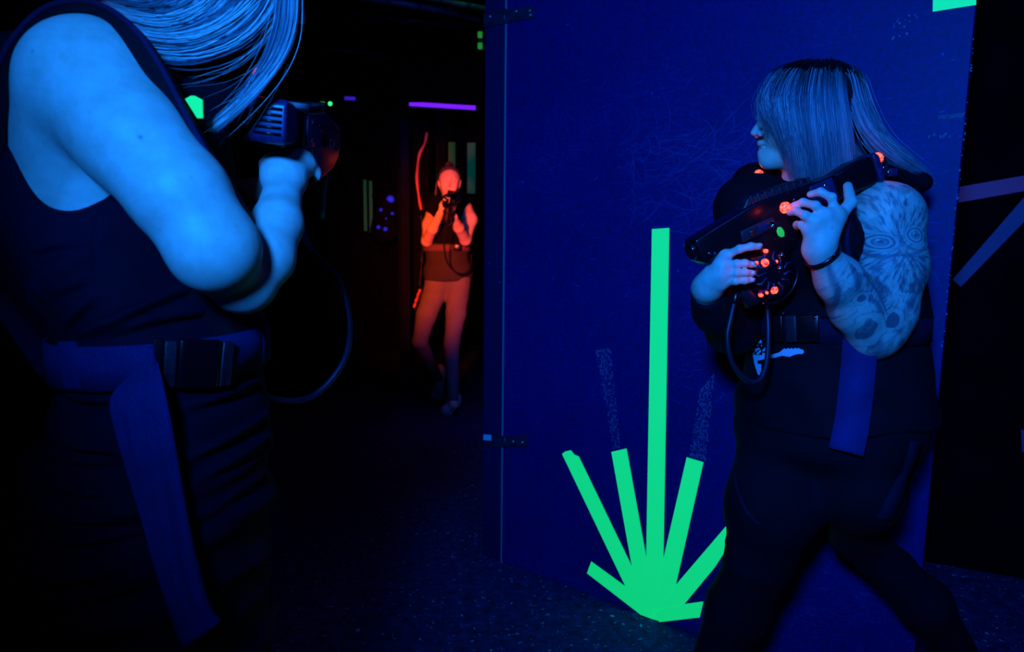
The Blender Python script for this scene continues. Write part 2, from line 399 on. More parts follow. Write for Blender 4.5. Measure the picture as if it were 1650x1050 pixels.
def skin_mat(name, ink=False):
    m = mat(name, (.78, .56, .45), .48, spec=.35); t = NT(m); co = t.coord()
    n1 = t.n('ShaderNodeTexNoise', {'Vector': co, 'Scale': 30.0, 'Detail': 6.0, 'Roughness': .7}); n2 = t.n('ShaderNodeTexNoise', {'Vector': co, 'Scale': 420.0, 'Detail': 3.0})
    c = t.ramp(n1.outputs[0], [(.3, (.66, .44, .33)), (.65, (.80, .60, .50))])
    fr = t.n('ShaderNodeTexNoise', {'Vector': co, 'Scale': 75.0, 'Detail': 1.0}); k = t.n('ShaderNodeMapRange', {'Value': fr.outputs[0], 'From Min': .74, 'From Max': .80, 'To Min': 0.0, 'To Max': .35})
    mx = t.n('ShaderNodeMixRGB', {0: k.outputs[0], 1: c, 2: (.30, .16, .10, 1)})
    out = mx.outputs[0]
    at = t.n('ShaderNodeAttribute', attribute_name='ink')
    mx2 = t.n('ShaderNodeMixRGB', {0: at.outputs['Fac'], 1: out, 2: (.035, .035, .085, 1)}); t.l(mx2.outputs[0], t.b.inputs['Base Color'])
    t.bump(n2.outputs[0], .12, .0008)
    t.b.inputs['Subsurface Weight'].default_value = .12; t.b.inputs['Subsurface Radius'].default_value = (.02, .01, .006); t.b.inputs['Subsurface Scale'].default_value = .25
    return m
M['skin'] = skin_mat('skin')
M['lips'] = mat('lips', (.35, .12, .12), .35)
M['teeth'] = mat('teeth', (.8, .8, .75), .3)
M['eye'] = mat('eye', (.6, .6, .6), .15)
def hair_mat(name, root, body, light, p0=.12, p1=.35, rough=.38):
    m = mat(name, body, rough, spec=.6); t = NT(m)
    a = t.n('ShaderNodeAttribute', attribute_name='along'); r = t.n('ShaderNodeAttribute', attribute_name='rnd')
    c = t.ramp(a.outputs['Fac'], [(p0, root), (p1, body)]); c2 = t.ramp(r.outputs['Fac'], [(.45, (0, 0, 0)), (1.0, (1, 1, 1))])
    mm = t.n('ShaderNodeMath', {0: a.outputs['Fac'], 1: .2}, operation='GREATER_THAN'); m3 = t.n('ShaderNodeMath', {0: c2, 1: mm.outputs[0]}, operation='MULTIPLY')
    mx = t.n('ShaderNodeMixRGB', {0: m3.outputs[0], 1: c, 2: (*light, 1)}); t.l(mx.outputs[0], t.b.inputs['Base Color'])
    return m
M['hair_blond'] = hair_mat('blond_hair', (.03, .03, .04), (.12, .12, .16), (1.0, .95, .85), .02, .10)
M['hair_brown'] = hair_mat('ombre_hair', (.004, .004, .006), (.13, .13, .19), (.55, .53, .58), .22, .40)
M['hair_dark'] = hair_mat('dark_hair', (.03, .02, .02), (.06, .04, .03), (.12, .08, .06))
def cloth_mat(name, c0, c1, scale=700, rough=.85, sheen=.0, bump=.3, stretch=(1, 1, 1)):
    m = mat(name, c0, rough, spec=.15, sheen=sheen); t = NT(m); co = t.coord(stretch)
    n = t.n('ShaderNodeTexNoise', {'Vector': co, 'Scale': float(scale), 'Detail': 2.0}); n2 = t.n('ShaderNodeTexNoise', {'Vector': t.coord(), 'Scale': 9.0, 'Detail': 4.0})
    mx = t.n('ShaderNodeMath', {0: n.outputs[0], 1: n2.outputs[0]}, operation='MULTIPLY')
    t.l(t.ramp(mx.outputs[0], [(.12, c0), (.42, c1)]), t.b.inputs['Base Color']); t.bump(n.outputs[0], bump, .001); return m
M['dress'] = cloth_mat('black_jersey', (.0012, .0012, .009), (.003, .003, .024))
M['shirt'] = cloth_mat('black_shirt', (.001, .001, .004), (.0022, .0022, .011))
M['leggings'] = cloth_mat('black_leggings', (.001, .001, .004), (.0022, .0022, .011))
M['leg_trim'] = cloth_mat('legging_mesh_panel', (.002, .003, .014), (.005, .006, .03))
M['vest'] = cloth_mat('vest_fabric', (.0008, .0008, .003), (.002, .002, .008), 400)
M['vest_edge'] = cloth_mat('vest_binding', (.003, .004, .02), (.007, .009, .05), 500)
M['webbing'] = cloth_mat('webbing', (.005, .008, .05), (.018, .028, .19), 500, stretch=(3, 3, .4), bump=.6)
M['webbing_dark'] = cloth_mat('dark_webbing', (.002, .003, .014), (.004, .006, .04), 500, stretch=(1, 1, 1), bump=.6)
M['plastic'] = mat('glossy_black_plastic', (.003, .003, .006), .28, spec=.3, coat=.15)
M['plastic_rough'] = noisy('textured_black_plastic', (.006, .006, .012), (.014, .014, .03), 120, .45)
M['plastic_blue'] = noisy('scuffed_dark_plate', (.006, .009, .04), (.016, .022, .11), 60, .35)
M['chrome'] = mat('chrome', (.7, .75, .8), .12, metal=1.0)
M['rubber'] = mat('cable_rubber', (.004, .006, .02), .45, spec=.5)
M['print'] = mat('pale_shirt_print', (.45, .55, .70), .7)
M['shoe'] = noisy('grey_knit_shoe', (.25, .28, .36), (.45, .48, .6), 120, .7)
M['sole'] = mat('pale_sole', (.6, .6, .65), .6)
M['orange_leggings'] = cloth_mat('warm_leggings', (.12, .10, .12), (.19, .16, .17))
M['shirt_red'] = cloth_mat('dark_top', (.03, .025, .03), (.055, .045, .045))
def glow(name, c, s):
    m = mat(name, c, .3, emit=c, estr=s); return m
M['red_led'] = glow('red_light', (1.0, .032, .018), 5.0)
t_ = NT(M['red_led']); v_ = t_.n('ShaderNodeTexVoronoi', {'Vector': t_.coord(), 'Scale': 210.0})
t_.l(t_.n('ShaderNodeMapRange', {'Value': v_.outputs[0], 'From Min': .1, 'From Max': .8, 'To Min': 14.0, 'To Max': .5}).outputs[0], t_.b.inputs['Emission Strength'])
M['red_led_soft'] = glow('soft_red_light', (1.0, .03, .015), 2.2)
M['green_led'] = glow('green_light', (.03, .8, .06), .3)
M['green_led_far'] = glow('far_green_light', (.04, 1.0, .2), 1.6)
M['blue_led'] = glow('blue_light', (.02, .03, 1.0), .45)
M['violet_tube'] = glow('violet_tube', (.19, .012, 1.0), 1.1)
M['blue_tube'] = glow('blue_tube', (.06, .02, .8), .5)
M['lens'] = mat('dark_lens', (.004, .004, .01), .06, coat=1.0)
# ------------------------------------------------------------------ the place
Z = np.array([0, 0, 1.0])
def fl(px, py): return PL(px, py, np.zeros(3), Z)
A0, B0 = fl(805, 905), fl(1060, 1000)                  # foot of the big board
WU = unit((B0 - A0) * [1, 1, 0]); WN = np.array([WU[1], -WU[0], 0.0])       # along the board; its normal towards the camera
if WN[1] > 0: WN = -WN
def wp(px, py): return PL(px, py, A0, WN)
def walluv(p): d = p - A0; return np.dot(d, WU), d[2]
U_end = walluv(wp(1540, 350))[0]; U_jl = walluv(wp(779, 500))[0]; U_seam = walluv(wp(813, 300))[0]

def slab(name, u0, u1, z0, z1, t0, t1, m, kind='structure', parent=None, O=A0, U=WU, N=WN, **k):
    b = MB().prism([(u0, z0), (u1, z0), (u1, z1), (u0, z1)], np.array([O[0], O[1], 0]), U, Z, N, t0, t1)
    o = b.build(name, m, parent, smooth=False, base=None if parent is not None else O + U * (u0 + u1) / 2, **k)
    if kind and parent is None: o['kind'] = kind
    return o
TOP = 2.62
b = MB().box((0, 3.3, -.03), (6.4, 8.2, .06)); props(b.build('floor', M['floor'], smooth=False), kind='structure')
b = MB().box((0, 3.3, 2.93), (6.4, 8.2, .06)); props(b.build('ceiling', M['black'], smooth=False), kind='structure')
b = MB().box((-1.95, 3.3, 1.45), (.06, 8.2, 2.9)); props(b.build('wall_left', M['dark_wall'], smooth=False), kind='structure')
b = MB().box((0, 7.05, 1.45), (6.4, .06, 2.9)); props(b.build('wall_back', M['black'], smooth=False), kind='structure')
b = MB().box((3.1, 3.3, 1.45), (.06, 8.2, 2.9)); props(b.build('wall_right', M['black'], smooth=False), kind='structure')
slab('wall_board', U_seam + .003, U_end, .004, TOP, 0, -.03, M['wall'], bevel=.002)
slab('wall_jamb', U_jl, U_seam - .004, .0, TOP, -.002, -.05, M['jamb'], bevel=.002)
slab('trim_1', U_seam - .0035, U_seam + .0025, .0, TOP, -.0, -.03, M['edge_metal'])
# the return wall behind the board: closes the corridor side
Q0 = A0 + WU * U_jl - WN * .05
b = MB().prism([(0, 0), (3.9, 0), (3.9, TOP), (0, TOP)], np.array([Q0[0] + .02, Q0[1], 0]), np.array([.05, 1.0, 0]), Z, np.array([1.0, 0, 0]), .0, .05)
props(b.build('wall_corridor', M['black'], smooth=False), kind='structure')

def hinge(name, quad, bolts, label, sticker=None):
    c = np.mean([wp(*q) for q in quad], 0); e = empty(name, c, label, 'hinge', 'strap hinges on the blue board')
    pts = [walluv(wp(*q)) for q in quad]; O = np.array([A0[0], A0[1], 0])
    MB().prism(pts, O, WU, Z, WN, .0, .005).build('strap_plate', M['hinge'], e, smooth=False, bevel=.0012)
    for q in bolts: MB().lathe([(.0065, 0), (.0065, .002), (.004, .0042), (0, .0045)], wp(*q) + WN * .005, WN, 10).build('bolt', M['bolt'], e)
    p = wp((quad[0][0] + 815) / 2, (quad[0][1] + quad[3][1]) / 2 - 1)
    kn = wp(815, (quad[0][1] + quad[1][1]) / 2 - 1); kn2 = wp(815, (quad[2][1] + quad[3][1]) / 2 + 1)
    MB().tube([kn + WN * .007, kn2 + WN * .007], .006, 12).build('hinge_pin', M['hinge'], e)
    if sticker: return e
hinge('strap_hinge', [(780, 22), (861, 10), (862, 30), (781, 45)], [(791, 27), (833, 19), (855, 18), (856, 25)], 'dark steel strap hinge with bolts at the top of the board seam')
hinge('strap_hinge', [(783, 702), (850, 702), (850, 721), (783, 719)], [(828, 711), (843, 712)], 'dark steel strap hinge low on the board seam beside a pale sticker')
pts = [walluv(wp(*q)) for q in [(780.5, 699), (793, 700), (793, 709), (780.5, 708)]]
o = MB().prism(pts, np.array([A0[0], A0[1], 0]), WU, Z, WN, .0052, .0058).build('sticker', M['sticker'], smooth=False)
props(o, 'small pale rectangular sticker on the left end of the lower hinge', 'sticker')

def tape_strip(quad, i, label, group=None, m='tape', cat='tape'):
    pts = [walluv(wp(*q)) for q in quad]; O = np.array([A0[0], A0[1], 0]); c = np.mean([wp(*q) for q in quad], 0)
    o = MB().prism(pts, O, WU, Z, WN, .0003 + .0004 * i, .0008 + .0004 * i).build('tape_strip', M[m], base=c, smooth=False)
    return props(o, label, cat, group)
GR = 'fluorescent tape strips of the fan at the foot of the board'
tape_strip([(953, 904), (1008, 944), (1050, 975), (1065, 1000), (1038, 994), (946, 923)], 1, 'shortest slanting green tape strip at far left of the fan, near floor', GR)
tape_strip([(906, 731), (911, 727), (920, 725), (926, 732), (933, 735), (1021, 917), (1062, 985), (1050, 996), (1030, 984), (1008, 944)], 2, 'long slanting green tape strip leaning left with a ragged top end', GR)
tape_strip([(985.5, 727.6), (1010, 722), (1042, 898), (1066, 990), (1046, 994), (1019, 914)], 3, 'green tape strip just left of the tallest, leaning slightly left', GR)
tape_strip([(1051, 369), (1079, 367), (1069.5, 900), (1068, 992), (1046, 992), (1041.8, 891)], 4, 'tallest green tape strip standing upright in the middle of the fan', GR)
tape_strip([(1107, 736), (1134, 744), (1089.4, 942.5), (1072, 994), (1052, 990), (1068, 905.5)], 5, 'green tape strip just right of the tallest, leaning slightly right', GR)
tape_strip([(1172, 845), (1171, 852), (1174, 862), (1173, 869), (1175, 872), (1174, 879), (1152.8, 912.5), (1103.5, 972), (1072, 996), (1056, 988), (1089, 942)], 6, 'slanting green tape strip with a torn end beside the woman\'s front knee', GR)
tape_strip([(1134, 968), (1128, 993.5), (1063.7, 1001), (1052, 990), (1066.5, 979.4), (1103.5, 972)], 7, 'nearly level green tape strip pointing right along the floor', GR)
tape_strip([(1504, -40), (1573, -40), (1573, 8), (1503, 19)], 1, 'green tape strip at the top right corner of the board')
# glue left where strips were torn off
def residue(poly, n, label):
    pts = np.array([walluv(wp(*q)) for q in poly]); lo, hi = pts.min(0), pts.max(0); b = MB(); O = np.array([A0[0], A0[1], 0]); k = 0
    while k < n:
        p = RNG.uniform(lo, hi); 
        if not inpoly(p[None], pts)[0]: continue
        e = min(abs(np.cross(pts[1] - pts[0], p - pts[0])) / np.linalg.norm(pts[1] - pts[0]), abs(np.cross(pts[2] - pts[3], p - pts[3])) / np.linalg.norm(pts[2] - pts[3]))
        if RNG.random() > (.95 if e < .006 else .38): k += .15; continue
        r = RNG.uniform(.0006, .0028); a0 = RNG.random() * 6; q = [(p[0] + r * RNG.uniform(.4, 1.2) * math.cos(a0 + a), p[1] + 1.6 * r * RNG.uniform(.4, 1.2) * math.sin(a0 + a)) for a in (0, 1.2, 2.4, 3.6, 4.9)]
        b.prism(q, O, WU, Z, WN, .0001, .0006); k += 1
    o = b.build('glue_residue', M['residue'], smooth=False); return props(o, label, 'glue residue', kind='stuff')
residue([(960, 565), (984, 560), (1000, 721), (988, 723)], 520, 'speckled glue mark above the tape strip left of the tallest')
residue([(1128, 630), (1152, 600), (1137, 742), (1111, 733)], 560, 'speckled glue mark above the tape strip right of the tallest')
residue([(1513, 187), (1551, 183), (1552, 187), (1513, 191)], 110, 'thin level scratch of glue near the right edge of the board')
residue([(1440, 30), (1480, 18), (1486, 60), (1436, 66)], 26, 'scattered glue specks high on the board, left of the corner tape')
residue([(1495, 215), (1545, 212), (1548, 222), (1497, 224)], 14, 'few glue specks below the level scratch at the board edge')
# chipped edge of the board
residue([(1567, 60), (1571, 60), (1520, 560), (1516, 560)], 60, 'pale chips down the right edge of the board')

# curved scratches rubbed into the paint
M['scratch'] = mat('rubbed_paint', (.010, .018, .21), .6); M['scratch_bright'] = mat('bare_scratch', (.04, .07, .36), .6)
def scratches(boxes, m, label):
    b = MB(); O = np.array([A0[0], A0[1], 0])
    for (x0, y0, x1, y1, n, L, wd) in boxes:
        for _ in range(n):
            p = walluv(wp(x0 + (x1 - x0) * RNG.random(), y0 + (y1 - y0) * RNG.random())); a = RNG.normal(.25, .55); c = RNG.normal(0, 9); l = L * RNG.uniform(.3, 1.3); k = 9; q = [np.array(p)]
            for i in range(k): a += c * l / k; q.append(q[-1] + l / k * np.array([math.cos(a), math.sin(a)]))
            q = np.array(q); t = np.gradient(q, axis=0); t /= np.linalg.norm(t, axis=1)[:, None]; nn = np.stack([-t[:, 1], t[:, 0]], 1); w = wd * RNG.uniform(.4, 1.2) * np.sin(np.linspace(.1, 3.04, k + 1))[:, None]
            if q[:, 0].max() > U_end - .01 or q[:, 0].min() < U_seam + .01: continue
            b.add([O + WU * u[0] + Z * u[1] + WN * .00035 for u in np.vstack([q + nn * w, (q - nn * w)[::-1]])], [(i, i + 1, 2 * k - i, 2 * k + 1 - i) for i in range(k)])
    o = b.build('paint_scratches', M[m], smooth=False); return props(o, label, 'scratch', kind='stuff')
scratches([(985, 215, 1200, 300, 130, .12, .0011), (1000, 290, 1190, 380, 70, .10, .0011), (830, 100, 1220, 560, 70, .06, .0007), (1080, 560, 1180, 660, 26, .05, .0010), (1450, 270, 1530, 560, 26, .04, .0008)], 'scratch', 'faint curved scratches rubbed into the board behind the woman')
scratches([(1010, 225, 1190, 330, 34, .09, .0006), (850, 60, 1500, 700, 26, .02, .0006), (1510, 60, 1560, 300, 6, .02, .0008), (820, 250, 960, 460, 8, .02, .0008)], 'scratch_bright', 'few brighter hairline scratches on the board')
# right of the board: a darker wall further back with two bands of dull tape
R0 = P(1600, 330, 2.35); RNn = unit([-.45, -1, 0]); RU = np.array([-RNn[1], RNn[0], 0.0])
def rp(px, py): return PL(px, py, R0, RNn)
def ruv(p): return np.dot(p - R0, RU), p[2]
RO = np.array([R0[0], R0[1], 0.0]); u0 = ruv(rp(1490, 400))[0] - .3
props(MB().prism([(u0, 0), (1.35, 0), (1.35, TOP), (u0, TOP)], RO, RU, Z, RNn, 0, -.04).build('wall_recess', M['dark_wall'], smooth=False), kind='structure')
for i, (q, m, lab) in enumerate([([(1540, 302), (1660, 281), (1660, 306), (1540, 327)], 'tape_pink', 'dull purple tape band running almost level on the recess wall'),
                                 ([(1655, 312), (1655, 352), (1548, 462), (1535, 450)], 'tape_blue', 'dull blue tape band slanting down left under the purple band')]):
    b = MB().prism([ruv(rp(*c)) for c in q], RO, RU, Z, RNn, .0005 * i + .0003, .0005 * i + .0008)
    props(b.build('tape_band', M[m], base=rp(*q[0]), smooth=False), lab, 'tape', 'dull tape bands on the recess wall')
b = MB().prism([ruv(rp(*c)) for c in [(1645, 692), (1656, 692), (1656, 728), (1647, 728)]], RO, RU, Z, RNn, .0003, .0008)
props(b.build('paper_scrap', M['tape_blue'], smooth=False), 'small blue scrap stuck at the edge of the recess wall', 'paper')

# corridor behind: partition, light tubes, pipes, far tapes
pa, pb = P(642, 400, 5.3), P(690, 400, 5.25)
props(MB().prism([(0, 0), (pb[0] - pa[0], 0), (pb[0] - pa[0], 2.05), (0, 2.05)], np.array([pa[0], pa[1], 0]), np.array([1.0, 0, 0]), Z, np.array([0, -1.0, 0]), 0, -.06).build('wall_partition', M['black'], smooth=False), kind='structure')
M['post'] = noisy('dark_blue_post', (.001, .002, .02), (.003, .004, .05), 12, .8, spec=.1)
props(MB().box(((P(655, 400, 5.0)[0]), P(655, 400, 5.0)[1], 1.0), (.06, .10, 2.0)).build('wall_post', M['post'], smooth=False, bevel=.004), kind='structure')
props(MB().box((P(711, 400, 5.16)[0], P(711, 400, 5.16)[1], 1.05), (.075, .08, 2.1)).build('wall_stud', M['black'], smooth=False, bevel=.004), kind='structure')
def ribbon(pts, w, label, m='tape_red_lit', d=5.1):
    p = spline([P(x, y, d) for x, y in pts], 24); t = np.linspace(0, 1, 24)
    V, F = strap_geo(p + np.array([0, .008, 0]) * np.sin(t * 17)[:, None], (1, .25, 0), w * (1 + .25 * np.sin(t * 23)), .002)
    return props(mesh('reflective_tape', V, F, M[m], base=p[-1]), label, 'tape', 'curled tape edges on the partition')
ribbon([(688, 213), (684, 232), (675, 252), (672, 285), (675, 318), (679, 338)], .018, 'curled red-lit tape edge left of the far woman\'s head', d=5.05)
ribbon([(679, 345), (681, 400), (676, 462)], .010, 'thin dim tape edge hanging beside the far woman\'s elbow', 'hinge', d=5.05)
ribbon([(677, 466), (672, 480), (667, 495)], .017, 'short red-lit tape edge beside the far woman\'s hip', d=5.05)
ribbon([(705, 212), (705, 224), (705, 233)], .014, 'short red-lit tape end above the far woman\'s head', d=5.05)
ribbon([(704.5, 235), (704, 290), (705, 330), (704, 345), (706, 358)], .012, 'narrow tape edge running down behind the far woman', 'webbing', d=5.05)
def far_tape(x0, x1, y0, y1, label):
    d = 6.9; a, c = P(x0, y0, d), P(x1, y1, d); c[1] = a[1]
    props(MB().box(((a[0] + c[0]) / 2, min(a[1], 6.985), (a[2] + c[2]) / 2), (abs(c[0] - a[0]), .004, abs(a[2] - c[2]))).build('far_tape', M['tape_dim'], smooth=False), label, 'tape', 'dim green tape on the far wall')
far_tape(724, 734, 231, 330, 'dim green upright tape behind the far woman\'s head')
far_tape(754, 766, 232, 312, 'dim green upright tape right of the far woman\'s head')
far_tape(587, 591, 290, 372, 'faintest green tape strip left in the far gap')
far_tape(596, 600, 292, 375, 'faint green tape strip beside the hanging vest')
def tube_light(name, a, b, d0, d1, m, label, r=.016):
    A, B = P(*a, d0), P(*b, d1); c = (A + B) / 2; e = empty(name, c, label, 'light'); t = unit(B - A)
    MB().tube([A, B], r, 14).build('lamp_tube', M[m], e)
    for q in (A, B): MB().tube([q - t * .015, q + t * .015], r * 1.25, 12).build('end_cap', M['black'], e)
    MB().box(c + np.array([0, 0, .045]), (abs(B[0] - A[0]) + .04, .05, .04), None).build('lamp_housing', M['black'], e, bevel=.004)
    for s in (.2, .8):
        q = A + (B - A) * s + np.array([0, 0, .06]); MB().tube([q, np.array([q[0], q[1], 2.9])], .004, 6).build('hanging_rod', M['black'], e)
    return e
tube_light('blacklight_tube', (657, 167), (770, 174), 5.3, 5.25, 'violet_tube', 'glowing violet blacklight tube hanging in the corridor', .016)
tube_light('blacklight_tube', (553, 158), (576, 159), 6.4, 6.4, 'blue_tube', 'short dim blue tube light far down the corridor', .016)
e = empty('far_green_led', P(526, 167, 5.9), 'small glowing green lamp far down the corridor', 'light')
MB().lathe([(.001, -.018), (.014, -.012), (.018, 0), (.014, .012), (.001, .018)], P(532, 167, 5.85), (0, 1, 0), 16).build('lens', M['green_led_far'], e)
MB().box(P(524, 168, 5.9), (.11, .05, .04)).build('housing', M['plastic'], e, bevel=.006)
MB().box(P(520, 167, 5.87) + np.array([0, -.01, .0]), (.04, .012, .03)).build('led_reflection', M['green_led'], e, bevel=.005)  # glowing box stands in for the green LED's reflection
MB().tube([P(524, 168, 5.9), np.array([P(524, 168, 5.9)[0], P(524, 168, 5.9)[1], 2.9])], .006, 6).build('hanging_rod', M['black'], e)
# pipes and trays under the ceiling
M['pipe_blue'] = noisy('blue_tinged_pipe', (.02, .02, .09), (.07, .07, .24), 30, .5); M['pipe_green'] = noisy('green_lit_pipe', (.02, .07, .03), (.05, .2, .07), 30, .5)  # dark pipes; blue and green tinges of light put into their colours
def pipe(a, b, d0, d1, r, m, label, name='ceiling_pipe'):
    A, B = P(*a, d0), P(*b, d1); t = unit(B - A); e = empty(name, (A + B) / 2, label, 'pipe', 'pipes under the ceiling')
    MB().tube([A - t * .15, B + t * .15], r, 12).build('pipe_run', M[m], e)
    for s in (.25, .75):
        q = A + (B - A) * s; MB().tube([q - t * .012, q + t * .012], r * 1.25, 12).build('pipe_clamp', M['hinge'], e)
        MB().tube([q + Z * r, np.array([q[0], q[1], 2.9])], .004, 6).build('hanger', M['black'], e)
pipe((600, -2), (700, 14), 4.2, 4.3, .02, 'pipe_blue', 'blue-tinged pipe at the top of the corridor, left run')
pipe((655, 8), (775, 32), 4.5, 4.5, .016, 'pipe_blue', 'blue-tinged pipe below the green one at the corridor ceiling')
pipe((690, -3), (778, 13), 4.0, 4.0, .014, 'pipe_green', 'thin green-lit pipe at the top beside the board')
pipe((520, 78), (602, 88), 5.2, 5.3, .012, 'hinge', 'faint grey pipe left in the dark corridor ceiling')
pipe((600, 26), (712, 38), 4.9, 4.9, .018, 'hinge', 'dull pipe lowest of the runs over the corridor')
lamp('pipe_glow_lamp', 'POINT', tuple(P(680, -40, 3.9)), .35, (.08, .12, 1.0), .05)
lamp('green_glow_lamp', 'POINT', tuple(P(760, -30, 3.9)), .10, (.05, 1.0, .15), .05)
e = empty('green_indicator', P(774, 60, 4.3), 'pair of dim green glowing patches on a box beside the board top', 'light')
MB().box(P(776, 64, 4.32), (.05, .04, .14)).build('housing', M['plastic'], e, bevel=.005)
M['green_dim'] = glow('dim_green_window', (.03, .5, .03), .35)
for y in (56, 74): MB().box(P(773.5, y, 4.28), (.03, .02, .038)).build('window', M['green_dim'], e, bevel=.006)
MB().tube([P(776, 60, 4.32), np.array([P(776, 60, 4.32)[0], P(776, 60, 4.32)[1], 2.9])], .006, 6).build('hanger', M['black'], e)
# far hanging vest with blue lights
d = 6.2; e = empty('hanging_vest', P(620, 345, d), 'dark vest with small blue lights hanging far down the corridor', 'vest')
vb = Body().limb(P(625, 318, d), P(620, 372, d), .085, .11, .03, (1, 0, 0), 1.2).limb(P(606, 316, d), P(640, 316, d), .04, .04, .04).ball(P(626, 300, d), .05, .02, cut=True)
V, F = surface(vb, *bounds(vb), .012); mesh('vest_shell', V, F, M['vest'], e)
for x, y, r, sy in [(629, 321, .034, 1.2), (614, 338, .016, 1.4), (632, 344, .014, 1.2), (610, 366, .018, .8), (621, 369, .019, 1.1), (622, 352, .008, 1)]:
    q = march(vb, P(x, y, d - .4)[None], unit(ray(x, y)))[0]; b = MB(); b.lathe([(.001, -.01), (r * .7, -.007), (r, 0), (r * .7, .007), (.001, .01)], q, unit(ray(x, y)), 14); b.build('blue_light', M['blue_led'], e)
MB().tube([P(623, 312, d), np.array([*P(623, 312, d)[:2], 2.9])], .004, 6).build('hanging_cord', M['black'], e)
# ------------------------------------------------------------------ people: shared builders
def PZ(px, py, z):
    r = ray(px, py); t = (z - CAM[2]) / r[2]; return CAM + r * t
def vnoise(x, y, seed=0):
    xi, yi = np.floor(x).astype(int), np.floor(y).astype(int); fx, fy = x - xi, y - yi; fx = fx * fx * (3 - 2 * fx); fy = fy * fy * (3 - 2 * fy)
    def h(a, b):
        n = (a * 374761393 + b * 668265263 + seed * 1442695041) & 0xffffffff; n = ((n ^ (n >> 13)) * 1274126177) & 0xffffffff; return ((n ^ (n >> 16)) & 0xffff) / 65535.0
    return (h(xi, yi) * (1 - fx) + h(xi + 1, yi) * fx) * (1 - fy) + (h(xi, yi + 1) * (1 - fx) + h(xi + 1, yi + 1) * fx) * fy
def add_head(b, c, F, U, s=1.0):
    F = unit(F); L = unit(np.cross(U, F)); U = np.cross(F, L); q = lambda f, l, u: c + (F * f + L * l + U * u) * s
    b.limb(q(-.026, 0, .020), q(.022, 0, .024), .077 * s, .074 * s, .02, L, .95)
    b.limb(q(.045, 0, .005), q(.054, 0, -.055), .047 * s, .034 * s, .03, L, 1.12)
    b.limb(q(.03, 0, -.06), q(.076, 0, -.088), .034 * s, .018 * s, .03)
    for g in (-1, 1):
        b.limb(q(-.008, g * .047, -.04), q(.055, g * .016, -.086), .019 * s, .014 * s, .035)
        b.ball(q(.062, g * .034, -.034), .02 * s, .03)
    b.limb(q(.083, .024, .019), q(.083, -.024, .019), .012 * s, .012 * s, .022)
    b.limb(q(.086, 0, .006), q(.115, 0, -.035), .0064 * s, .0072 * s, .012)
    for g in (-1, 1): b.ball(q(.104, g * .0105, -.039), .0072 * s, .007)
    for g in (-1, 1): b.ball(q(.103, g * .031, .001), .014 * s, .016, cut=True)
    for g in (-1, 1): b.ball(q(.1075, g * .007, -.0475), .003 * s, .003, cut=True)
    b.limb(q(.090, .019, -.0645), q(.0985, 0, -.060), .0052 * s, .0062 * s, .008); b.limb(q(.0985, 0, -.060), q(.090, -.019, -.0645), .0062 * s, .0052 * s, .008)
    b.limb(q(.088, .016, -.0745), q(.0955, 0, -.0775), .005 * s, .0068 * s, .008); b.limb(q(.0955, 0, -.0775), q(.088, -.016, -.0745), .0068 * s, .005 * s, .008)
    b.ball(q(.084, 0, -.096), .0155 * s, .022)
    for g in (-1, 1): b.ball(q(.078, g * .032, -.052), .013 * s, .02)
    b.limb(q(.084, .027, -.065), q(.105, 0, -.0685), .0012 * s, .0040 * s, .003, cut=True); b.limb(q(.105, 0, -.0685), q(.084, -.027, -.065), .0040 * s, .0012 * s, .003, cut=True)
    for g in (-1, 1): b.limb(q(-.008, g * .077, .008), q(-.002, g * .073, -.03), .015 * s, .009 * s, .008, L, .4)
    return q
def add_finger(b, pts, r=.0086, k=.003, root=.008):
    n = len(pts); r = r * .94; rr = np.linspace(r, r * .8, n); b.limb(pts[0], pts[1], rr[0] * 1.04, rr[1], root)
    for i in range(1, n - 1): b.limb(pts[i], pts[i + 1], rr[i] * 1.02, rr[i + 1], k)
    for i in range(1, n - 1): b.ball(pts[i], rr[i] * 1.07, k)
def add_palm(b, wrist, knuckles, r=.0125, rw=.021, k=.02):
    for kn in knuckles: b.limb(wrist, kn, rw * .72, r, k)
    for i in range(len(knuckles) - 1): b.limb(knuckles[i], knuckles[i + 1], r, r, .012)
def body_mesh(b, fine, h0, base, label, ink=None, mt='skin'):
    lo, hi = bounds(b); V, F = surface(b, lo, hi, h0); cen = V[F].mean(1); drop = np.zeros(len(F), bool); Vs = [V]; Fs = []; n = len(V)
    for i, (a, c, h) in enumerate(fine):
        a, c = np.asarray(a), np.asarray(c); drop |= ((cen > a + h) & (cen < c - 2 * h)).all(1)
        v, f = surface(b, a, c, h); fc = v[f].mean(1); m = np.zeros(len(f), bool)
        for a2, c2, h2 in fine[:i]: m |= ((fc > np.asarray(a2) + h2) & (fc < np.asarray(c2) - 2 * h2)).all(1)
        v = relax(v, f, 1); Vs.append(v); Fs.append(f[~m] + n); n += len(v)
    F = np.vstack([F[~drop]] + Fs); V = np.vstack(Vs); us, inv = np.unique(F, return_inverse=True); V = V[us]; F = inv.reshape(-1, 4)
    at = {'ink': (ink(V) if ink else np.zeros(len(V)), 'POINT')}
    o = mesh('person', V, F, M[mt], base=base, attrs=at); return props(o, label, 'person')
def garment(name, f, lo, hi, h, m, parent, it=2, **k):
    V, F = surface(f, lo, hi, h); V = relax(V, F, it); return mesh(name, V, F, M[m], parent, **k)
def nails(parent, tips, r=.0052):
    for tip, d, nrm in tips:
        d = unit(d); nrm = unit(nrm); s = unit(np.cross(d, nrm)); b = MB(); c = np.asarray(tip) + nrm * .0064
        b.prism([(r * .9 * math.cos(a), r * 1.2 * math.sin(a)) for a in np.linspace(0, 2 * math.pi, 12, endpoint=False)], c, s, d, nrm, -.001, .0006); b.build('fingernail', M['nail'], parent)
M['nail'] = mat('fingernail', (.8, .62, .55), .25)

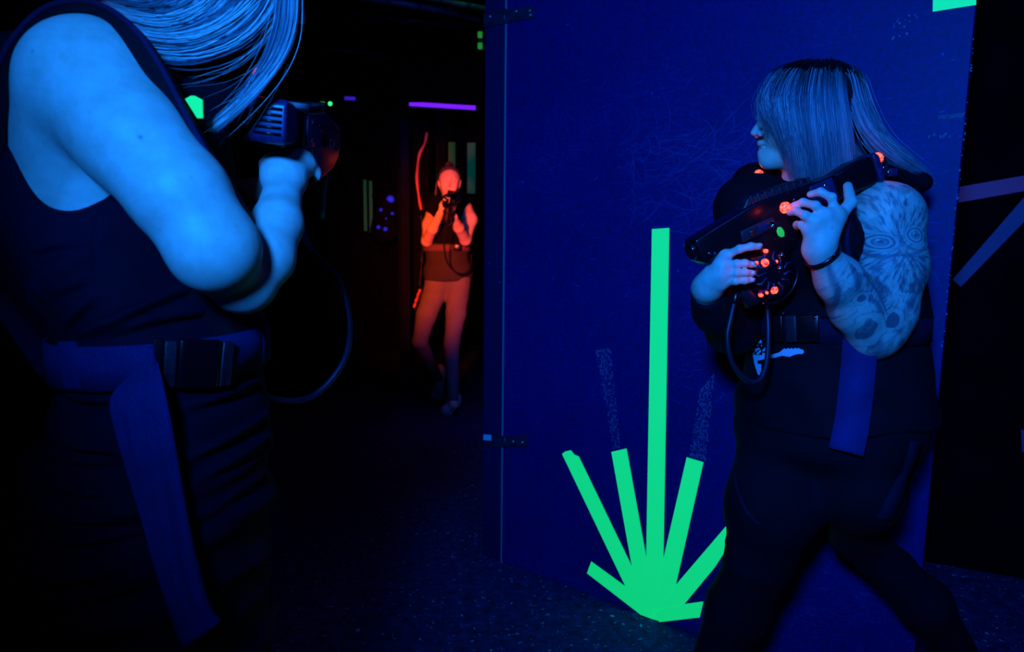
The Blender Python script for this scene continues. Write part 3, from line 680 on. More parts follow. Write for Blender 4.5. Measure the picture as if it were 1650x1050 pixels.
def laser_gun(muzzle, rear, up, label, lights=True, disc_on=True, side=None, flip=1, cable=None, detail=True):
    """body, stock, grip, geared sensor disc, lights, side rail; muzzle -> rear is the long axis"""
    muzzle, rear = np.asarray(muzzle), np.asarray(rear); A = unit(rear - muzzle); N = unit(np.cross(A, up)) * flip; Up = unit(np.cross(N, A) * flip); S = np.linalg.norm(rear - muzzle) / .374
    if np.dot(Up, up) < 0: Up = -Up
    g = empty('laser_gun', muzzle + A * .12 * S, label, 'toy gun', None)
    q = lambda u, v, w=0: muzzle + (A * u + Up * v + N * w) * S
    def pr(name, pts, w0, w1, m, par=g, bev=.004, seg=3, **k): return MB().prism([(p[0] * S, p[1] * S) for p in pts], muzzle, A, Up, N, w0 * S, w1 * S).build(name, M[m], par, smooth=True, bevel=bev * S, seg=seg, **k)
    pr('receiver', [(.0, .022), (.0, -.02), (.010, -.032), (.045, -.050), (.12, -.066), (.19, -.078), (.213, -.055), (.232, -.028), (.30, -.027), (.30, .022), (.24, .026), (.15, .036), (.12, .036), (.05, .028)], -.026, .026, 'plastic', bev=.006)
    pr('top_cover', [(.105, .030), (.125, .050), (.215, .040), (.26, .026), (.26, .016), (.11, .024)], -.019, .019, 'plastic_rough', bev=.004)
    pr('shoulder_stock', [(.285, .020), (.285, -.025), (.372, -.030), (.381, -.012), (.378, .026), (.34, .028)], -.021, .021, 'plastic', bev=.006)
    b = MB()
    for i in range(9): b.prism([((.128 + i * .0145) * S, (.052 - i * .0018) * S), ((.134 + i * .0145) * S, (.052 - i * .0018) * S), ((.134 + i * .0145) * S, (.030 - i * .0005) * S), ((.128 + i * .0145) * S, (.030 - i * .0005) * S)], muzzle, A, Up, N, -.0215 * S, .0215 * S)
    b.build('cooling_ribs', M['plastic_rough'], g, bevel=.001 * S)
    # butt plate with ridges
    bp = pr('butt_plate', [(.378, .026), (.378, -.028), (.386, -.030), (.392, -.022), (.392, .020), (.386, .028)], -.024, .024, 'plastic_blue', bev=.004)
    b = MB()
    for i in range(5): b.box(q(.393, .014 - i * .0078), np.array([1, 1, 1]) * S * .0001 + 0); 
    b = MB()
    for i in range(5):
        c = q(.3935, .014 - i * .0078); b.add(*tube_geo([c - N * .019 * S, c + N * .015 * S], .0018 * S, 8))
    b.build('grip_ridge', M['plastic'], bp)
    # handle and trigger guard
    V, F = tube_geo([q(.055, -.040), q(.060, -.075), q(.068, -.110), q(.074, -.140)], np.array([.0175, .0185, .0185, .0195]) * S, 14); mesh('pistol_grip', V, F, M['plastic_rough'], g)
    p = spline([q(.03, -.045), q(.028, -.07), q(.045, -.085), q(.062, -.082)], 14); V, F = tube_geo(p, .0032 * S, 8); mesh('trigger_guard', V, F, M['plastic'], g)
    # side rail with a lever
    for w, sgn in ((.026, 1), (-.026, -1)):
        o = pr('side_rail', [(.082, -.020), (.150, -.020), (.156, -.012), (.154, -.002), (.150, .001), (.086, .001)], w, w + sgn * .004, 'plastic_rough', bev=.0015)
        pr('rail_plate', [(.118, -.016), (.150, -.017), (.152, -.004), (.120, -.003)], w + sgn * .004, w + sgn * .0056, 'plastic_blue', o, .001)
        MB().lathe([(.0068 * S, 0), (.0068 * S, .0022 * S), (.0055 * S, .003 * S), (.0045 * S, .0012 * S), (.0001, .001 * S)], q(.143, -.010, w + sgn * .0056), N * sgn, 20).build('ring_screw', M['chrome_dim'], o)
        MB().lathe([(.0045 * S, 0), (.0045 * S, .002 * S), (.002 * S, .0035 * S), (.0001, .0036 * S)], q(.104, -.009, w + sgn * .004), N * sgn, 14).build('screw', M['chrome_dim'], o)
        o = pr('rivet_plate', [(.232, -.023), (.286, -.025), (.286, .021), (.240, .022)], w * .98, w + sgn * .003, 'plastic_blue', bev=.001)
        for v in (.012, -.014): MB().lathe([(.0036 * S, 0), (.0036 * S, .001 * S), (.0022 * S, .0026 * S), (.0001, .003 * S)], q(.268, v, w + sgn * .003), N * sgn, 14).build('rivet', M['chrome'], o)
        for u, v in ((.018, -.012), (.027, -.016), (.205, .012), (.190, .004)): MB().lathe([(.003 * S, 0), (.003 * S, .001 * S), (.0016 * S, .002 * S), (.0001, .0022 * S)], q(u, v, w), N * sgn, 12).build('screw', M['chrome_dim'], g)
    MB().lathe([(.017 * S, -.004), (.019 * S, .006 * S), (.015 * S, .008 * S), (.013 * S, .002 * S), (.0001, .001 * S)], q(.0, .001), -A, 24).build('muzzle_lens', M['lens'], g)
    # geared sensor disc below
    if not disc_on:
        if cable is not None:
            V, F = tube_geo(spline(cable, 60), .0052, 12); mesh('cable', V, F, M['rubber'], g)
        return g, q, N
    W0 = q(.118, -.098); dk = MB(); R = .050 * S
    dk.lathe([(R * .9, -.024 * S), (R, -.018 * S), (R, .016 * S), (R * .93, .023 * S), (R * .62, .030 * S), (R * .3, .032 * S), (.0001, .032 * S)], W0, N, 40)
    disc = dk.build('sensor_disc', M['plastic'], g)
    for sg in (1, -1):
        cd = MB()
        for i in range(12):
            a = 2 * math.pi * i / 12; d1 = A * math.cos(a) + Up * math.sin(a); d2 = A * math.cos(a + .26) + Up * math.sin(a + .26)
            cd.tube([W0 + d1 * R * .95 + N * sg * .021 * S, W0 + d2 * R * .62 + N * sg * .031 * S, W0 + d1 * R * .35 + N * sg * .033 * S], .0020 * S, 6)
        cd.build('disc_ribs', M['plastic_blue'], disc)
    V, F = tube_geo(W0 + (np.cos(np.linspace(-2.2, 1.2, 26))[:, None] * A + np.sin(np.linspace(-2.2, 1.2, 26))[:, None] * Up) * R * 1.16 + N * .012 * S, .0035 * S, 8); mesh('disc_guard', V, F, M['plastic'], g)
    for sg in (1, -1) if lights else ():
        for a, rr, sz in ((1.9, .55, .0062), (1.55, .9, .003), (2.2, .8, .0025), (-1.9, .62, .0058), (-2.5, .92, .0028), (-2.3, .75, .0022), (1.0, .45, .0026)):
            c = W0 + (A * math.cos(a) + Up * math.sin(a)) * R * rr + N * sg * .031 * S
            MB().lathe([(sz * 1.3 * S, -.006 * S), (sz * 1.2 * S, 0), (sz * .8 * S, sz * .7 * S), (.0001, sz * .9 * S)], c, N * sg, 16).build('red_light', M['red_led'] if lights else M['red_led_soft'], disc)
    for sg in (1, -1):
        for a, rr in ((.75, .72), (.2, .3)):
            c = W0 + (A * math.cos(a) + Up * math.sin(a)) * R * rr + N * sg * .029 * S
            MB().lathe([(.008 * S, -.004 * S), (.008 * S, .002 * S), (.005 * S, .006 * S), (.0001, .0075 * S)], c, N * sg, 20).build('glass_dome', M['chrome_dim'], disc)
    # top light dome and green indicator
    for sg in (1, -1):
        MB().lathe([(.0108 * S, -.004 * S), (.0105 * S, .002 * S), (.0075 * S, .006 * S), (.0001, .009 * S)], q(.183, .0055, sg * .026), N * sg, 20).build('hit_light', M['red_led'] if lights else M['lens'], g)
        pr('green_indicator', [(.152, -.036), (.156, -.042), (.163, -.043), (.166, -.034), (.163, -.024), (.157, -.022), (.152, -.028)], sg * .0255, sg * .0275, 'green_led' if lights else 'lens', bev=.0008)
        pr('indicator_window', [(.150, -.050), (.205, -.060), (.205, -.020), (.158, -.012)], sg * .0245, sg * .0262, 'plastic', bev=.002)
        MB().lathe([(.006 * S, -.002 * S), (.006 * S, .003 * S), (.003 * S, .006 * S), (.0001, .0065 * S)], q(.196, -.036, sg * .026), N * sg, 16).build('button', M['chrome_dim'], g)
    if cable is not None:
        V, F = tube_geo(spline(cable, 60), .0052, 12); mesh('cable', V, F, M['rubber'], g)
        for c in (cable[0], cable[-1]): MB().lathe([(.008, -.008), (.009, .0), (.007, .016), (.0055, .018)], c, unit(np.asarray(cable[1] if c is cable[0] else cable[-2]) - c), 14).build('cable_boot', M['plastic'], g)
    return g, q, N
M['chrome_dim'] = mat('dark_chrome', (.28, .3, .36), .14, metal=1.0)
def shoulder_light(parent, c, N, r=.012, pl=None):
    e = MB().lathe([(r * 1.7, -.006), (r * 1.8, .0), (r * 1.5, .006), (r * 1.1, .007)], c, N, 24).build('light_housing', M['plastic'], parent)
    MB().lathe([(r, -.002), (r, .005), (r * .75, .012), (r * .35, .016), (.0001, .0165)], c + unit(N) * .004, N, 18).build('red_light', M['red_led'], e)
    u, v = perp(N)
    for a in (0.4, 2.0, 3.6, 5.2): MB().lathe([(.0022, 0), (.0022, .001), (.0012, .002), (.0001, .0021)], c + (u * math.cos(a) + v * math.sin(a)) * r * 1.4 + unit(N) * .006, N, 10).build('screw', M['chrome'], e)
    lamp('red_glow_lamp', 'POINT', tuple(c + unit(N) * .028), pl if pl else .012, (1.0, .05, .02), .006)
    return e
def station(rows, d, f=0.88):
    """trunk stations from the outline: (pixel row, left, right, half breadth)"""
    out = []
    for y, xl, xr, rl, dd in rows:
        a = P((xl + xr) / 2, y, d + dd); out.append([a[2], a[0], a[1], (xr - xl) / 2 * (d + dd) / FPX, rl])
    return out
def fold(X, amp, fz, seed=0, tilt=(.0, .0)):
    x, y, z = X[:, 0], X[:, 1], X[:, 2]; n = vnoise(x * 7 + seed, z * 5 + y * 4, seed); m = vnoise(x * 3 + z * 2, y * 3 + seed, seed + 3)
    s = np.sin((z + tilt[0] * x + tilt[1] * y) * fz + n * 7); return amp * (np.maximum(s, -.2) ** 2 * np.sign(s)) * m
# ------------------------------------------------------------------ tattooed woman by the board
def build_right_woman():
    base = np.array([*((PZ(1128, 1110, .09) + PZ(1590, 1110, .12)) / 2)[:2], 0.0])
    lat = unit([.757, -.653, 0]); fac = unit([-.653, -.757, 0])
    T = Body()                                               # trunk, as wide as the loose shirt
    T.loft(station([(300, 1240, 1400, .15, .0), (330, 1222, 1425, .18, .0), (380, 1212, 1450, .19, .0), (440, 1210, 1455, .185, .0), (500, 1210, 1465, .18, .0), (560, 1210, 1478, .185, .0), (610, 1204, 1482, .195, 0), (660, 1192, 1480, .20, 0), (700, 1188, 1466, .20, 0), (725, 1205, 1440, .185, 0), (752, 1250, 1390, .15, 0)], 1.515), lat)
    for r_ in range(len(T.p[0][2])):   # the outline rows give the half width seen from here; turn it into half depth
        w_, l_ = T.p[0][2][r_, 2], T.p[0][2][r_, 3]; T.p[0][2][r_, 3] = w_ * .98; T.p[0][2][r_, 2] = w_ * .82
    T.limb(P(1262, 322, 1.60), P(1392, 330, 1.45), .060, .062, .05)
    T.ball(P(1240, 385, 1.47), .062, .05); T.ball(P(1330, 395, 1.37), .060, .05)
    b = Body(); b.p = T.shrink(.008).p
    b.limb(P(1318, 320, 1.52), P(1296, 245, 1.51), .056, .050, .035)
    hc = P(1298, 184, 1.50); F = unit([-1, -.04, -.05]); q = add_head(b, hc, F, [0.04, 0, 1])
    # left arm: bare, elbow down, hand up on the gun
    sh = P(1428, 352, 1.36); el = P(1412, 532, 1.345); wr = P(1316, 400, 1.262)
    b.limb(P(1395, 335, 1.42), sh, .060, .066, .03)
    b.chain([sh, P(1430, 430, 1.345), P(1420, 505, 1.345), el], [.0635, .0665, .058, .046], .03)
    b.ball(P(1403, 553, 1.35), .024, .03)
    b.chain([el, P(1382, 493, 1.325), P(1352, 450, 1.29), wr], [.048, .051, .040, .0235], .022)
    K = [P(1346, 344, 1.243), P(1331, 348, 1.238), P(1316, 357, 1.240), P(1304, 370, 1.248)]
    add_palm(b, P(1315, 398, 1.258), K, .0105, .022, .012); b.limb(P(1318, 404, 1.262), P(1324, 372, 1.25), .0235, .019, .015)
    f1 = [K[0], P(1340, 318, 1.238), P(1322, 309, 1.25), P(1306, 313, 1.268)]; f2 = [K[1], P(1314, 331, 1.234), P(1294, 326, 1.252), P(1279, 331, 1.270)]
    f3 = [K[2], P(1297, 347, 1.240), P(1283, 340, 1.256), P(1273, 342, 1.270)]; f4 = [K[3], P(1291, 362, 1.256), P(1284, 362, 1.276), P(1284, 366, 1.29)]
    for f in (f1, f2, f3): add_finger(b, f, .0088)
    add_finger(b, f4, .0076)
    th = [P(1330, 388, 1.25), P(1350, 352, 1.252), P(1371, 326, 1.262), P(1366, 300, 1.285)]
    b.limb(th[0], th[1], .019, .0135, .02); b.limb(th[1], th[2], .0125, .0105, .006); b.limb(th[2], th[3], .0108, .0085, .005)
    # right arm: behind, hand closed on the pistol grip
    rs, re, rw = P(1228, 335, 1.62), P(1180, 528, 1.50), P(1139, 464, 1.360)
    b.chain([rs, P(1195, 430, 1.58), re], [.055, .05, .042], .03); b.chain([re, P(1155, 500, 1.42), rw], [.042, .036, .026], .02)
    R = [P(1167, 413, 1.312), P(1163, 427, 1.300), P(1162, 441, 1.302), P(1163, 454, 1.312)]
    add_palm(b, P(1144, 462, 1.34), R, .0115, .024, .018); b.limb(rw, P(1150, 446, 1.325), .026, .021, .02)
    g1 = [R[0], P(1192, 401, 1.288), P(1210, 397, 1.284), P(1222, 397, 1.285)]
    g2 = [R[1], P(1187, 425, 1.286), P(1200, 424, 1.284), P(1211, 426, 1.29)]
    g3 = [R[2], P(1187, 440, 1.288), P(1200, 439, 1.286), P(1211, 440, 1.292)]
    g4 = [R[3], P(1185, 453, 1.292), P(1200, 452, 1.290), P(1210, 451, 1.296)]
    for f in (g1, g2, g3): add_finger(b, f, .0086)
    add_finger(b, g4, .0078)
    b.chain([P(1150, 440, 1.35), P(1168, 405, 1.37), P(1190, 402, 1.385)], [.014, .012, .009], .008)
    # legs
    hr, kr, ar = P(1278, 705, 1.56), PZ(1226, 893, .50), PZ(1130, 1115, .09)
    hl, kl, al = P(1392, 712, 1.46), PZ(1380, 862, .535), PZ(1585, 1120, .12)
    LG = Body()
    LG.p = [T.p[0]]
    LG.chain([hr, P(1244, 815, 1.50), kr], [.118, .092, .068], .04); LG.chain([kr, kr * .6 + ar * .4 + [.012, .02, 0], ar], [.068, .066, .044], .03)
    LG.chain([hl, P(1388, 790, 1.43), kl], [.108, .076, .048], .04); LG.chain([kl, kl * .62 + al * .38 + [.03, -.02, -.0], al], [.047, .052, .036], .03)
    for p in LG.p[1:]: a = list(p); a[2] -= .006; a[3] -= .006; b.p.append(tuple(a))
    fr, fl_ = unit([-1, -.25, 0]), unit([-1, -.1, 0])
    for a, f in ((ar, fr), (al, fl_)):
        c = np.array([a[0], a[1], .045]); b.limb(a, c - f * .02, .036, .034, .02); b.limb(c - f * .03, c + f * .13 - Z * .012, .034, .026, .02)

    OX = P(1430, 430, 1.30)
    def ink(V):
        """owl and scrollwork tattoo on the left arm"""
        k = 1.30 / FPX; u = (V[:, 0] - OX[0]) / k + 1430; v = 430 - (V[:, 2] - OX[2]) / k - (V[:, 1] - OX[1]) * 40
        arm = (V[:, 1] < 1.45) & (u > 1298) & (v > 296)
        d = b.__class__(); r = np.zeros(len(V))
        I = arm & (v < 610); x, y = u[I], v[I]; o = np.zeros(len(x))
        L = lambda a, w: np.exp(-(a / w) ** 2)
        up = (x > 1371) & (y < 470)
        # feathers fan out from between the eyes
        ang = np.arctan2(y - 400, x - 1442); rad = np.hypot(x - 1442, (y - 400) * .95)
        st = vnoise(ang * 17, rad * .085, 2) * .6 + vnoise(ang * 38, rad * .16, 5) * .5
        o += up * np.clip((st - .46) * 2.8, 0, 1) * .75
        # brows and face discs
        for ex, ey, s in ((1416, 390, 1.0), (1468, 379, .8)):
            e = np.hypot((x - ex) / (17 * s), (y - ey) / 11); inside = e < 1.45
            o = np.where(inside & up, o * .25, o)
            o += L(e - 1.0, .11) * .85 + L(e - 1.42, .12) * .25; o += (e < .62) * (.35 + .3 * (e > .5)) + (e < .24) * .4
            o -= L(np.hypot(x - ex + 3, y - ey + 3), 1.6) * 1.0
            e2 = np.hypot((x - ex) / (29 * s), (y - ey - 3) / 21); o += L(e2 - 1, .07) * .5 * (y > ey)
        o += L((x - 1442) - (y - 398) * .0, 2.2) * ((y > 372) & (y < 392)) * .45
        bk = np.abs(x - 1443) < np.clip((419 - y) * .36, 0, 7); o = np.where(bk & (y > 398), .25 + .5 * L(np.abs(x - 1443) - np.clip((419 - y) * .36, 0, 7), 1.2), o)
        # folds under the face, down the arm
        lo = (y > 412) & (x > 1371) & (x + (y - 440) * -.72 > 1366)
        w1 = np.sin((x * .12 + y * .055) + 5 * vnoise(x * .02, y * .025, 7)) ; w2 = vnoise(x * .10 - y * .05, y * .05 + x * .03, 9)
        o += lo * (np.clip(w1, 0, 1) * .35 + np.clip(w2 - .45, 0, 1) * .9)
        o += L((y - 412) - ((x - 1430) * .09) ** 2 * -.45, 2.2) * (x > 1378) * .5
        # dark line with short bristles between upper arm and forearm
        px_, py_ = x - 1372, y - 440; tt = (px_ * .62 + py_ * .78); nn = (-px_ * .78 + py_ * .62) + 5 * np.sin(tt * .05)
        o += L(nn, 1.9) * ((tt > 0) & (tt < 115)) * .8 + ((np.sin(tt * 1.05) > .45) & (nn < 0) & (nn > -9) & (tt > 0) & (tt < 80)) * .6
        # forearm scrolls
        fo = (nn > 3) & (y > 405)
        a2 = np.sin((x * .16 - y * .085) + 7 * vnoise(x * .028, y * .02, 12)); b2 = vnoise(x * .09, y * .035 + x * .05, 15)
        o += fo * (np.clip(a2 - .25, 0, 1) * .75 + np.clip(b2 - .5, 0, 1) * .8)
        wf = 9 * vnoise(x * .022 + 3, y * .018, 61) + 3 * vnoise(x * .07, y * .05, 62); ln = np.abs(np.sin(wf * 3.1)); o += (fo | lo) * np.clip(.22 - ln, 0, 1) * 3.0 * vnoise(x * .03, y * .03, 63)
        hr_ = vnoise((x * .55 + y * .35) * .9, (y * .4 - x * .3) * .12, 64); o += (fo | lo) * np.clip(hr_ - .62, 0, 1) * 1.6
        for cx, cy, rx, ry, dk in ((1431, 515, 13, 13, .9), (1394, 530, 17, 21, .6), (1372, 480, 9, 7, .5)):
            e = np.hypot((x - cx) / rx, (y - cy) / ry) + .45 * (vnoise(x * .09, y * .09, 44) - .5); o = np.where((e > .85) & (e < 1.45), o * .3, o); o += L(e - 1.5, .08) * .3 + (e < .85) * dk * (.6 + .5 * vnoise(x * .3, y * .3, 4))
        pass
        wristfade = np.clip(((x - 1316) * .55 + (y - 400) * .83) / 16 - .2, 0, 1); o *= np.where(y > 395, wristfade, 1) * np.where((x < 1371) & (y < 408), 0, 1)
        o += .26 * (wristfade > .5) * ((y > 395) | up)
        r[I] = np.clip(o, 0, 1) * .82; return r
    fine = [(P(1255, 300, 1.30) * [1, 0, 1] + [-.05, 1.16, -.36], P(1500, 290, 1.36) * [1, 0, 1] + [.01, 1.47, .015], .0017),
            (P(1120, 480, 1.33) * [1, 0, 1] + [-.02, 1.22, -.03], P(1236, 384, 1.33) * [1, 0, 1] + [0, 1.40, .02], .0015),
            (hc + [-.15, -.12, -.14], hc + [.05, .12, .10], .0018)]
    o = body_mesh(b, fine, .007, base, 'woman with long hair and owl arm tattoo, holding a blaster by the blue board', ink)
    print('w2 body', len(o.data.vertices))
    # fingernails
    nails(o, [(f[3], f[3] - f[2], n) for f, n in ((f1, (-.2, -.7, .7)), (f2, (-.3, -.8, .6)), (f3, (-.3, -.85, .5)), (g1, (.1, -.85, .5)), (g2, (.4, -.9, .3)), (g3, (.4, -.9, .2)), (g4, (.4, -.9, .1)))] + [(th[3], th[3] - th[2], (.5, -.8, .2))], .0046)
    for g in (1, -1):
        MB().lathe([(.0001, -.0115), (.006, -.0098), (.010, -.006), (.0115, 0), (.010, .006), (.006, .0098), (.0001, .0115)], q(.086, g * .031, .001), F, 18).build('eyeball', M['eye'], o)
    MB().box(q(.0925, 0, -.0683), (.006, .022, .006)).build('teeth', M['teeth'], o, bevel=.0015)
    # clothes
    arm = Body().chain([P(1385, 322, 1.44), sh, P(1432, 430, 1.345), P(1425, 520, 1.33)], [.070, .080, .078, .06], .02)
    rarm = Body().chain([P(1228, 335, 1.62), P(1190, 440, 1.57)], [.06, .06], .02)
    hem = P(1350, 672, 1.5)[2]; zt = P(1300, 318, 1.5)[2]
    def shirt(X):
        f = fold(X, .010, 26, 3, (.5, .2)) * np.clip((zt - .15 - X[:, 2]) * 5, 0, 1) + fold(X, .006, 60, 8, (-.3, .4)) * np.clip((hem + .12 - X[:, 2]) * 8, 0, 1)
        d = T(X) - .007 - f; d = np.maximum(d, hem - .012 * np.sin(X[:, 0] * 14) - X[:, 2]); return -smin(-d, arm(X) - .004, .006)
    lo, hi = bounds(T)
    so = garment('shirt', shirt, lo, hi, .005, 'shirt', o)
    neck = Body().limb(P(1313, 322, 1.50), P(1288, 225, 1.47), .068, .09)
    P1 = Body(); P1.p = list(T.p); P1.limb(P(1384, 306, 1.46), P(1478, 294, 1.45), .022, .0, .03, Z, .8); P1.limb(P(1262, 318, 1.61), P(1215, 300, 1.63), .045, .03, .03)
    P1.limb(P(1205, 335, 1.50), P(1230, 430, 1.45), .05, .05, .05)
    belt_z = P(1300, 512, 1.4)[2]
    def vest(X):
        f = fold(X, .006, 30, 11, (.2, .3)); d = P1(X) - .024 - f; d = np.maximum(d, belt_z - X[:, 2]); d = -smin(-d, arm(X) - .005, .008); return -smin(-d, neck(X), .012)
    lo2, hi2 = bounds(P1); vo = garment('laser_vest', vest, [lo2[0], lo2[1], belt_z - .02], hi2, .005, 'vest', o)
    # binding around the arm opening
    c0 = P(1425, 345, 1.36); ang = np.linspace(-.35 * math.pi, 1.18 * math.pi, 40); pts = []
    for a in ang:
        d0 = P(1432 + 66 * math.cos(a), 385 - 96 * math.sin(a), 1.31); pts.append(march(lambda X: np.minimum(vest(X), T(X) - .02), d0[None], unit(ray(1430, 380)))[0])
    pts = [p for p in pts[4:-2] if np.linalg.norm(p - CAM) < 1.75]; V, Fc = tube_geo(spline(pts, 60), .0045, 8); mesh('edge_binding', V, Fc, M['vest_edge'], vo)
    sl = P(1411, 260, 1.375); shoulder_light(vo, sl, unit([-.15, -.75, .6]), .012, .010)
    MB().box(P(1400, 276, 1.375), (.075, .02, .03), np.array(Matrix.Rotation(-.2, 3, 'Y'))).build('shoulder_plate', M['plastic_rough'], vo, bevel=.005)
    for x, y in ((1383, 273), (1391, 281), (1424, 270), (1432, 277)): MB().lathe([(.003, 0), (.003, .001), (.0016, .0022), (.0001, .0024)], P(x, y, 1.362), (0, -1, .1), 12).build('snap', M['chrome'], vo)
    MB().box(P(1437, 278, 1.372), (.02, .012, .016)).build('buckle', M['plastic_blue'], vo, bevel=.003)
    sl2 = P(1224, 284, 1.56); shoulder_light(vo, sl2, unit([-.5, -.75, .5]), .010, .02)
    # belt of dark webbing with a side-release buckle, loose strap end hanging
    bz = P(1300, 529, 1.4)[2]; c = P(1335, 530, 1.53); c[2] = bz; r = ring(lambda X: T(X) - .012, c, np.array([1.0, 0, 0]), np.array([0, 1.0, 0]), 80, .004)
    V, Fc = strap_geo(r, (0, 0, 1), .052, .004); be = mesh('belt', V, Fc, M['webbing_dark'], vo)
    def onT(px, py, off=.0): return march(lambda X: T(X) - .012 - off, P(px, py, 1.0)[None], unit(ray(px, py)))[0]
    for x0, x1, nm, m in ((1242, 1262, 'buckle_clip', 'plastic'), (1267, 1284, 'buckle_clip', 'plastic_rough'), (1286, 1320, 'buckle', 'plastic')):
        pts = [onT(x, 529, .010) for x in np.linspace(x0, x1, 6)]; V, Fc = strap_geo(pts, (0, 0, 1), .055, .009); mesh(nm, V, Fc, M[m], be, bevel=.002)
    for x, y in ((1262, 505), (1313, 511)): MB().lathe([(.004, -.002), (.004, .003), (.002, .006), (.0001, .0062)], onT(x, y, .014), -unit(ray(x, y)), 12).build('metal_pin', M['chrome'], be)
    pts = [onT(1386, 548, .012), onT(1383, 590, .012), onT(1378, 640, .010), onT(1372, 685, .012), onT(1363, 728, .012)]
    V, Fc = strap_geo(spline(pts, 24), unit([.85, -.52, .1]), .062, .0022); mesh('strap_end', V, Fc, M['webbing'], vo)
    # shirt print: a small guitar head and a speckled patch
    gp = [(1239, 573), (1248, 570), (1256, 568), (1262, 563), (1265, 560.5), (1268, 562.5), (1271, 560), (1274, 562), (1277, 560), (1280, 562), (1283, 559.5), (1286, 561.5), (1289, 560), (1291, 562), (1295, 563), (1297, 567), (1294, 570), (1288, 570), (1280, 572), (1274, 575), (1268, 574), (1261, 573), (1254, 575), (1248, 577), (1239, 577.5)]
    O = P(1250, 570, 1.38); r0 = ray(1250, 570); ux = unit(RM @ np.array([1.0, 0, 0])); uy = unit(RM @ np.array([0, 1.0, 0])); sc = 1.38 / FPX
    def pm(poly): 
        pp = np.array([((x - 1250) * sc, -(y - 570) * sc) for x, y in poly]); return pp
    A = pm(gp); X, Fc = decal(shirt, O, ux, uy, unit(r0), lambda u, v: inpoly(np.stack([u, v], -1), A), A.min(0) - .004, A.max(0) + .004, .0009, .0016)
    mesh('guitar_print', X, Fc, M['print'], so)
    A2 = pm([(1208, 538), (1222, 540), (1236, 566), (1238, 590), (1232, 612), (1222, 612), (1214, 590), (1208, 562)])
    def spk(u, v):
        x, y = u / sc + 1250, 570 - v / sc; n = vnoise(x * .42, y * .36, 21); top = y < 572; sw = (y > 572) & (y < 584) & (y < 578 + (1236 - x) * .25); sw2 = (y > 588) & (y < 599) & (x > 1216) & (x < 1226); sw3 = (y > 600) & (n > .6); sw4 = (y > 574) & (y < 606) & (np.abs(x - 1213 - (y - 574) * .25) < 3.5)
        return inpoly(np.stack([u, v], -1), A2) & ((top & (n > .60)) | sw | sw2 | sw3 | sw4)
    X, Fc = decal(shirt, O, ux, uy, unit(r0), spk, A2.min(0) - .003, A2.max(0) + .003, .0009, .0016); mesh('speckled_print', X, Fc, M['print'], so)
    # leggings and their panels
    zc = hem + .05
    def leg(X): return np.maximum(LG(X) - .0015 - fold(X, .007, 120, 31, (.2, .1)) * np.exp(-((X[:, 2] - .50) / .07) ** 2) - fold(X, .003, 30, 33, (1, .4)), np.maximum(X[:, 2] - zc, .085 - X[:, 2]))
    lo, hi = bounds(LG); lg = garment('leggings', leg, lo, hi, .006, 'leggings', o)
    def strip(pts, w, name, n=30):
        c = []
        for x, y in spline([(*p, 0) for p in pts], n)[:, :2]: c.append(march(lambda X: leg(X) - .0015, P(x, y, 1.0)[None], unit(ray(x, y)), 60)[0])
        c = np.array(c); ok = np.linalg.norm(c - CAM, axis=1) < 1.75; c = c[ok]; T_ = np.gradient(c, axis=0); nn = grad(leg, c, .004); wd = np.cross(nn, T_); V, Fc = strap_geo(c, wd, w, .0012); mesh(name, V, Fc, M['leg_trim'], lg)
    strip([(1182, 757), (1186, 785), (1200, 820), (1222, 846)], .010, 'side_stripe')
    strip([(1477, 712), (1466, 752), (1444, 800), (1424, 838)], .036, 'side_panel')
    MB().box(P(1492, 680, 1.42), (.010, .004, .018)).build('size_tag', M['tape_blue'], so)
    # dark cover added over the far forearm
    sv = Body().chain([P(1205, 430, 1.58), re, P(1155, 500, 1.42), P(1142, 472, 1.372)], [.056, .052, .044, .036], .03)
    def cov(X): return np.maximum(sv(X) - fold(X, .004, 60, 41), -((X - P(1141, 472, 1.366)) @ unit(P(1158, 503, 1.43) - P(1141, 472, 1.366))))
    garment('forearm_cover', cov, *bounds(sv), .004, 'shirt', o)
    # bracelet
    w0 = P(1317, 408, 1.266); ax = unit(P(1350, 450, 1.29) - P(1314, 400, 1.26)); u, v = perp(ax)
    rg = ring(lambda X: b(X), w0 + ax * .008, u, v, 44, .0025, .06); V, Fc = strap_geo(rg, ax, .0085, .003); br = mesh('bracelet', V, Fc, M['plastic'], o)
    f = march(b, P(1327, 409, 1.1)[None], unit(ray(1327, 409)))[0] + np.array([0, -.004, 0])
    MB().tube([f + (np.array([1, 0, .3]) * math.cos(a) * .0075 + np.array([0, 0, 1]) * math.sin(a) * .007) for a in np.linspace(0, 2 * math.pi, 20)], .0016, 8).build('ring_clasp', M['chrome_dim'], br)
    f = march(b, P(1311, 414, 1.1)[None], unit(ray(1311, 414)))[0] + np.array([0, -.003, 0]); MB().lathe([(.005, -.003), (.005, .002), (.003, .0035), (.0001, .004)], f, (0, -1, 0), 16).build('bracelet_stud', M['chrome'], br)
    # hair
    cap = Body(); qq = q
    cap.limb(qq(-.026, 0, .022), qq(.012, 0, .028), .080, .077, .02, unit(np.cross(Z, F)), .95); cap.limb(qq(-.045, 0, 0), qq(-.04, 0, -.09), .052, .045, .04)
    ck = Body().limb(qq(.09, 0, -.03), qq(.09, 0, -.15), .075, .09)
    garment('hair_underlayer', lambda X: np.maximum(np.maximum(cap(X), -ck(X)), -.12 + (hc[2] - X[:, 2])), *bounds(cap), .005, 'hair_root', o)
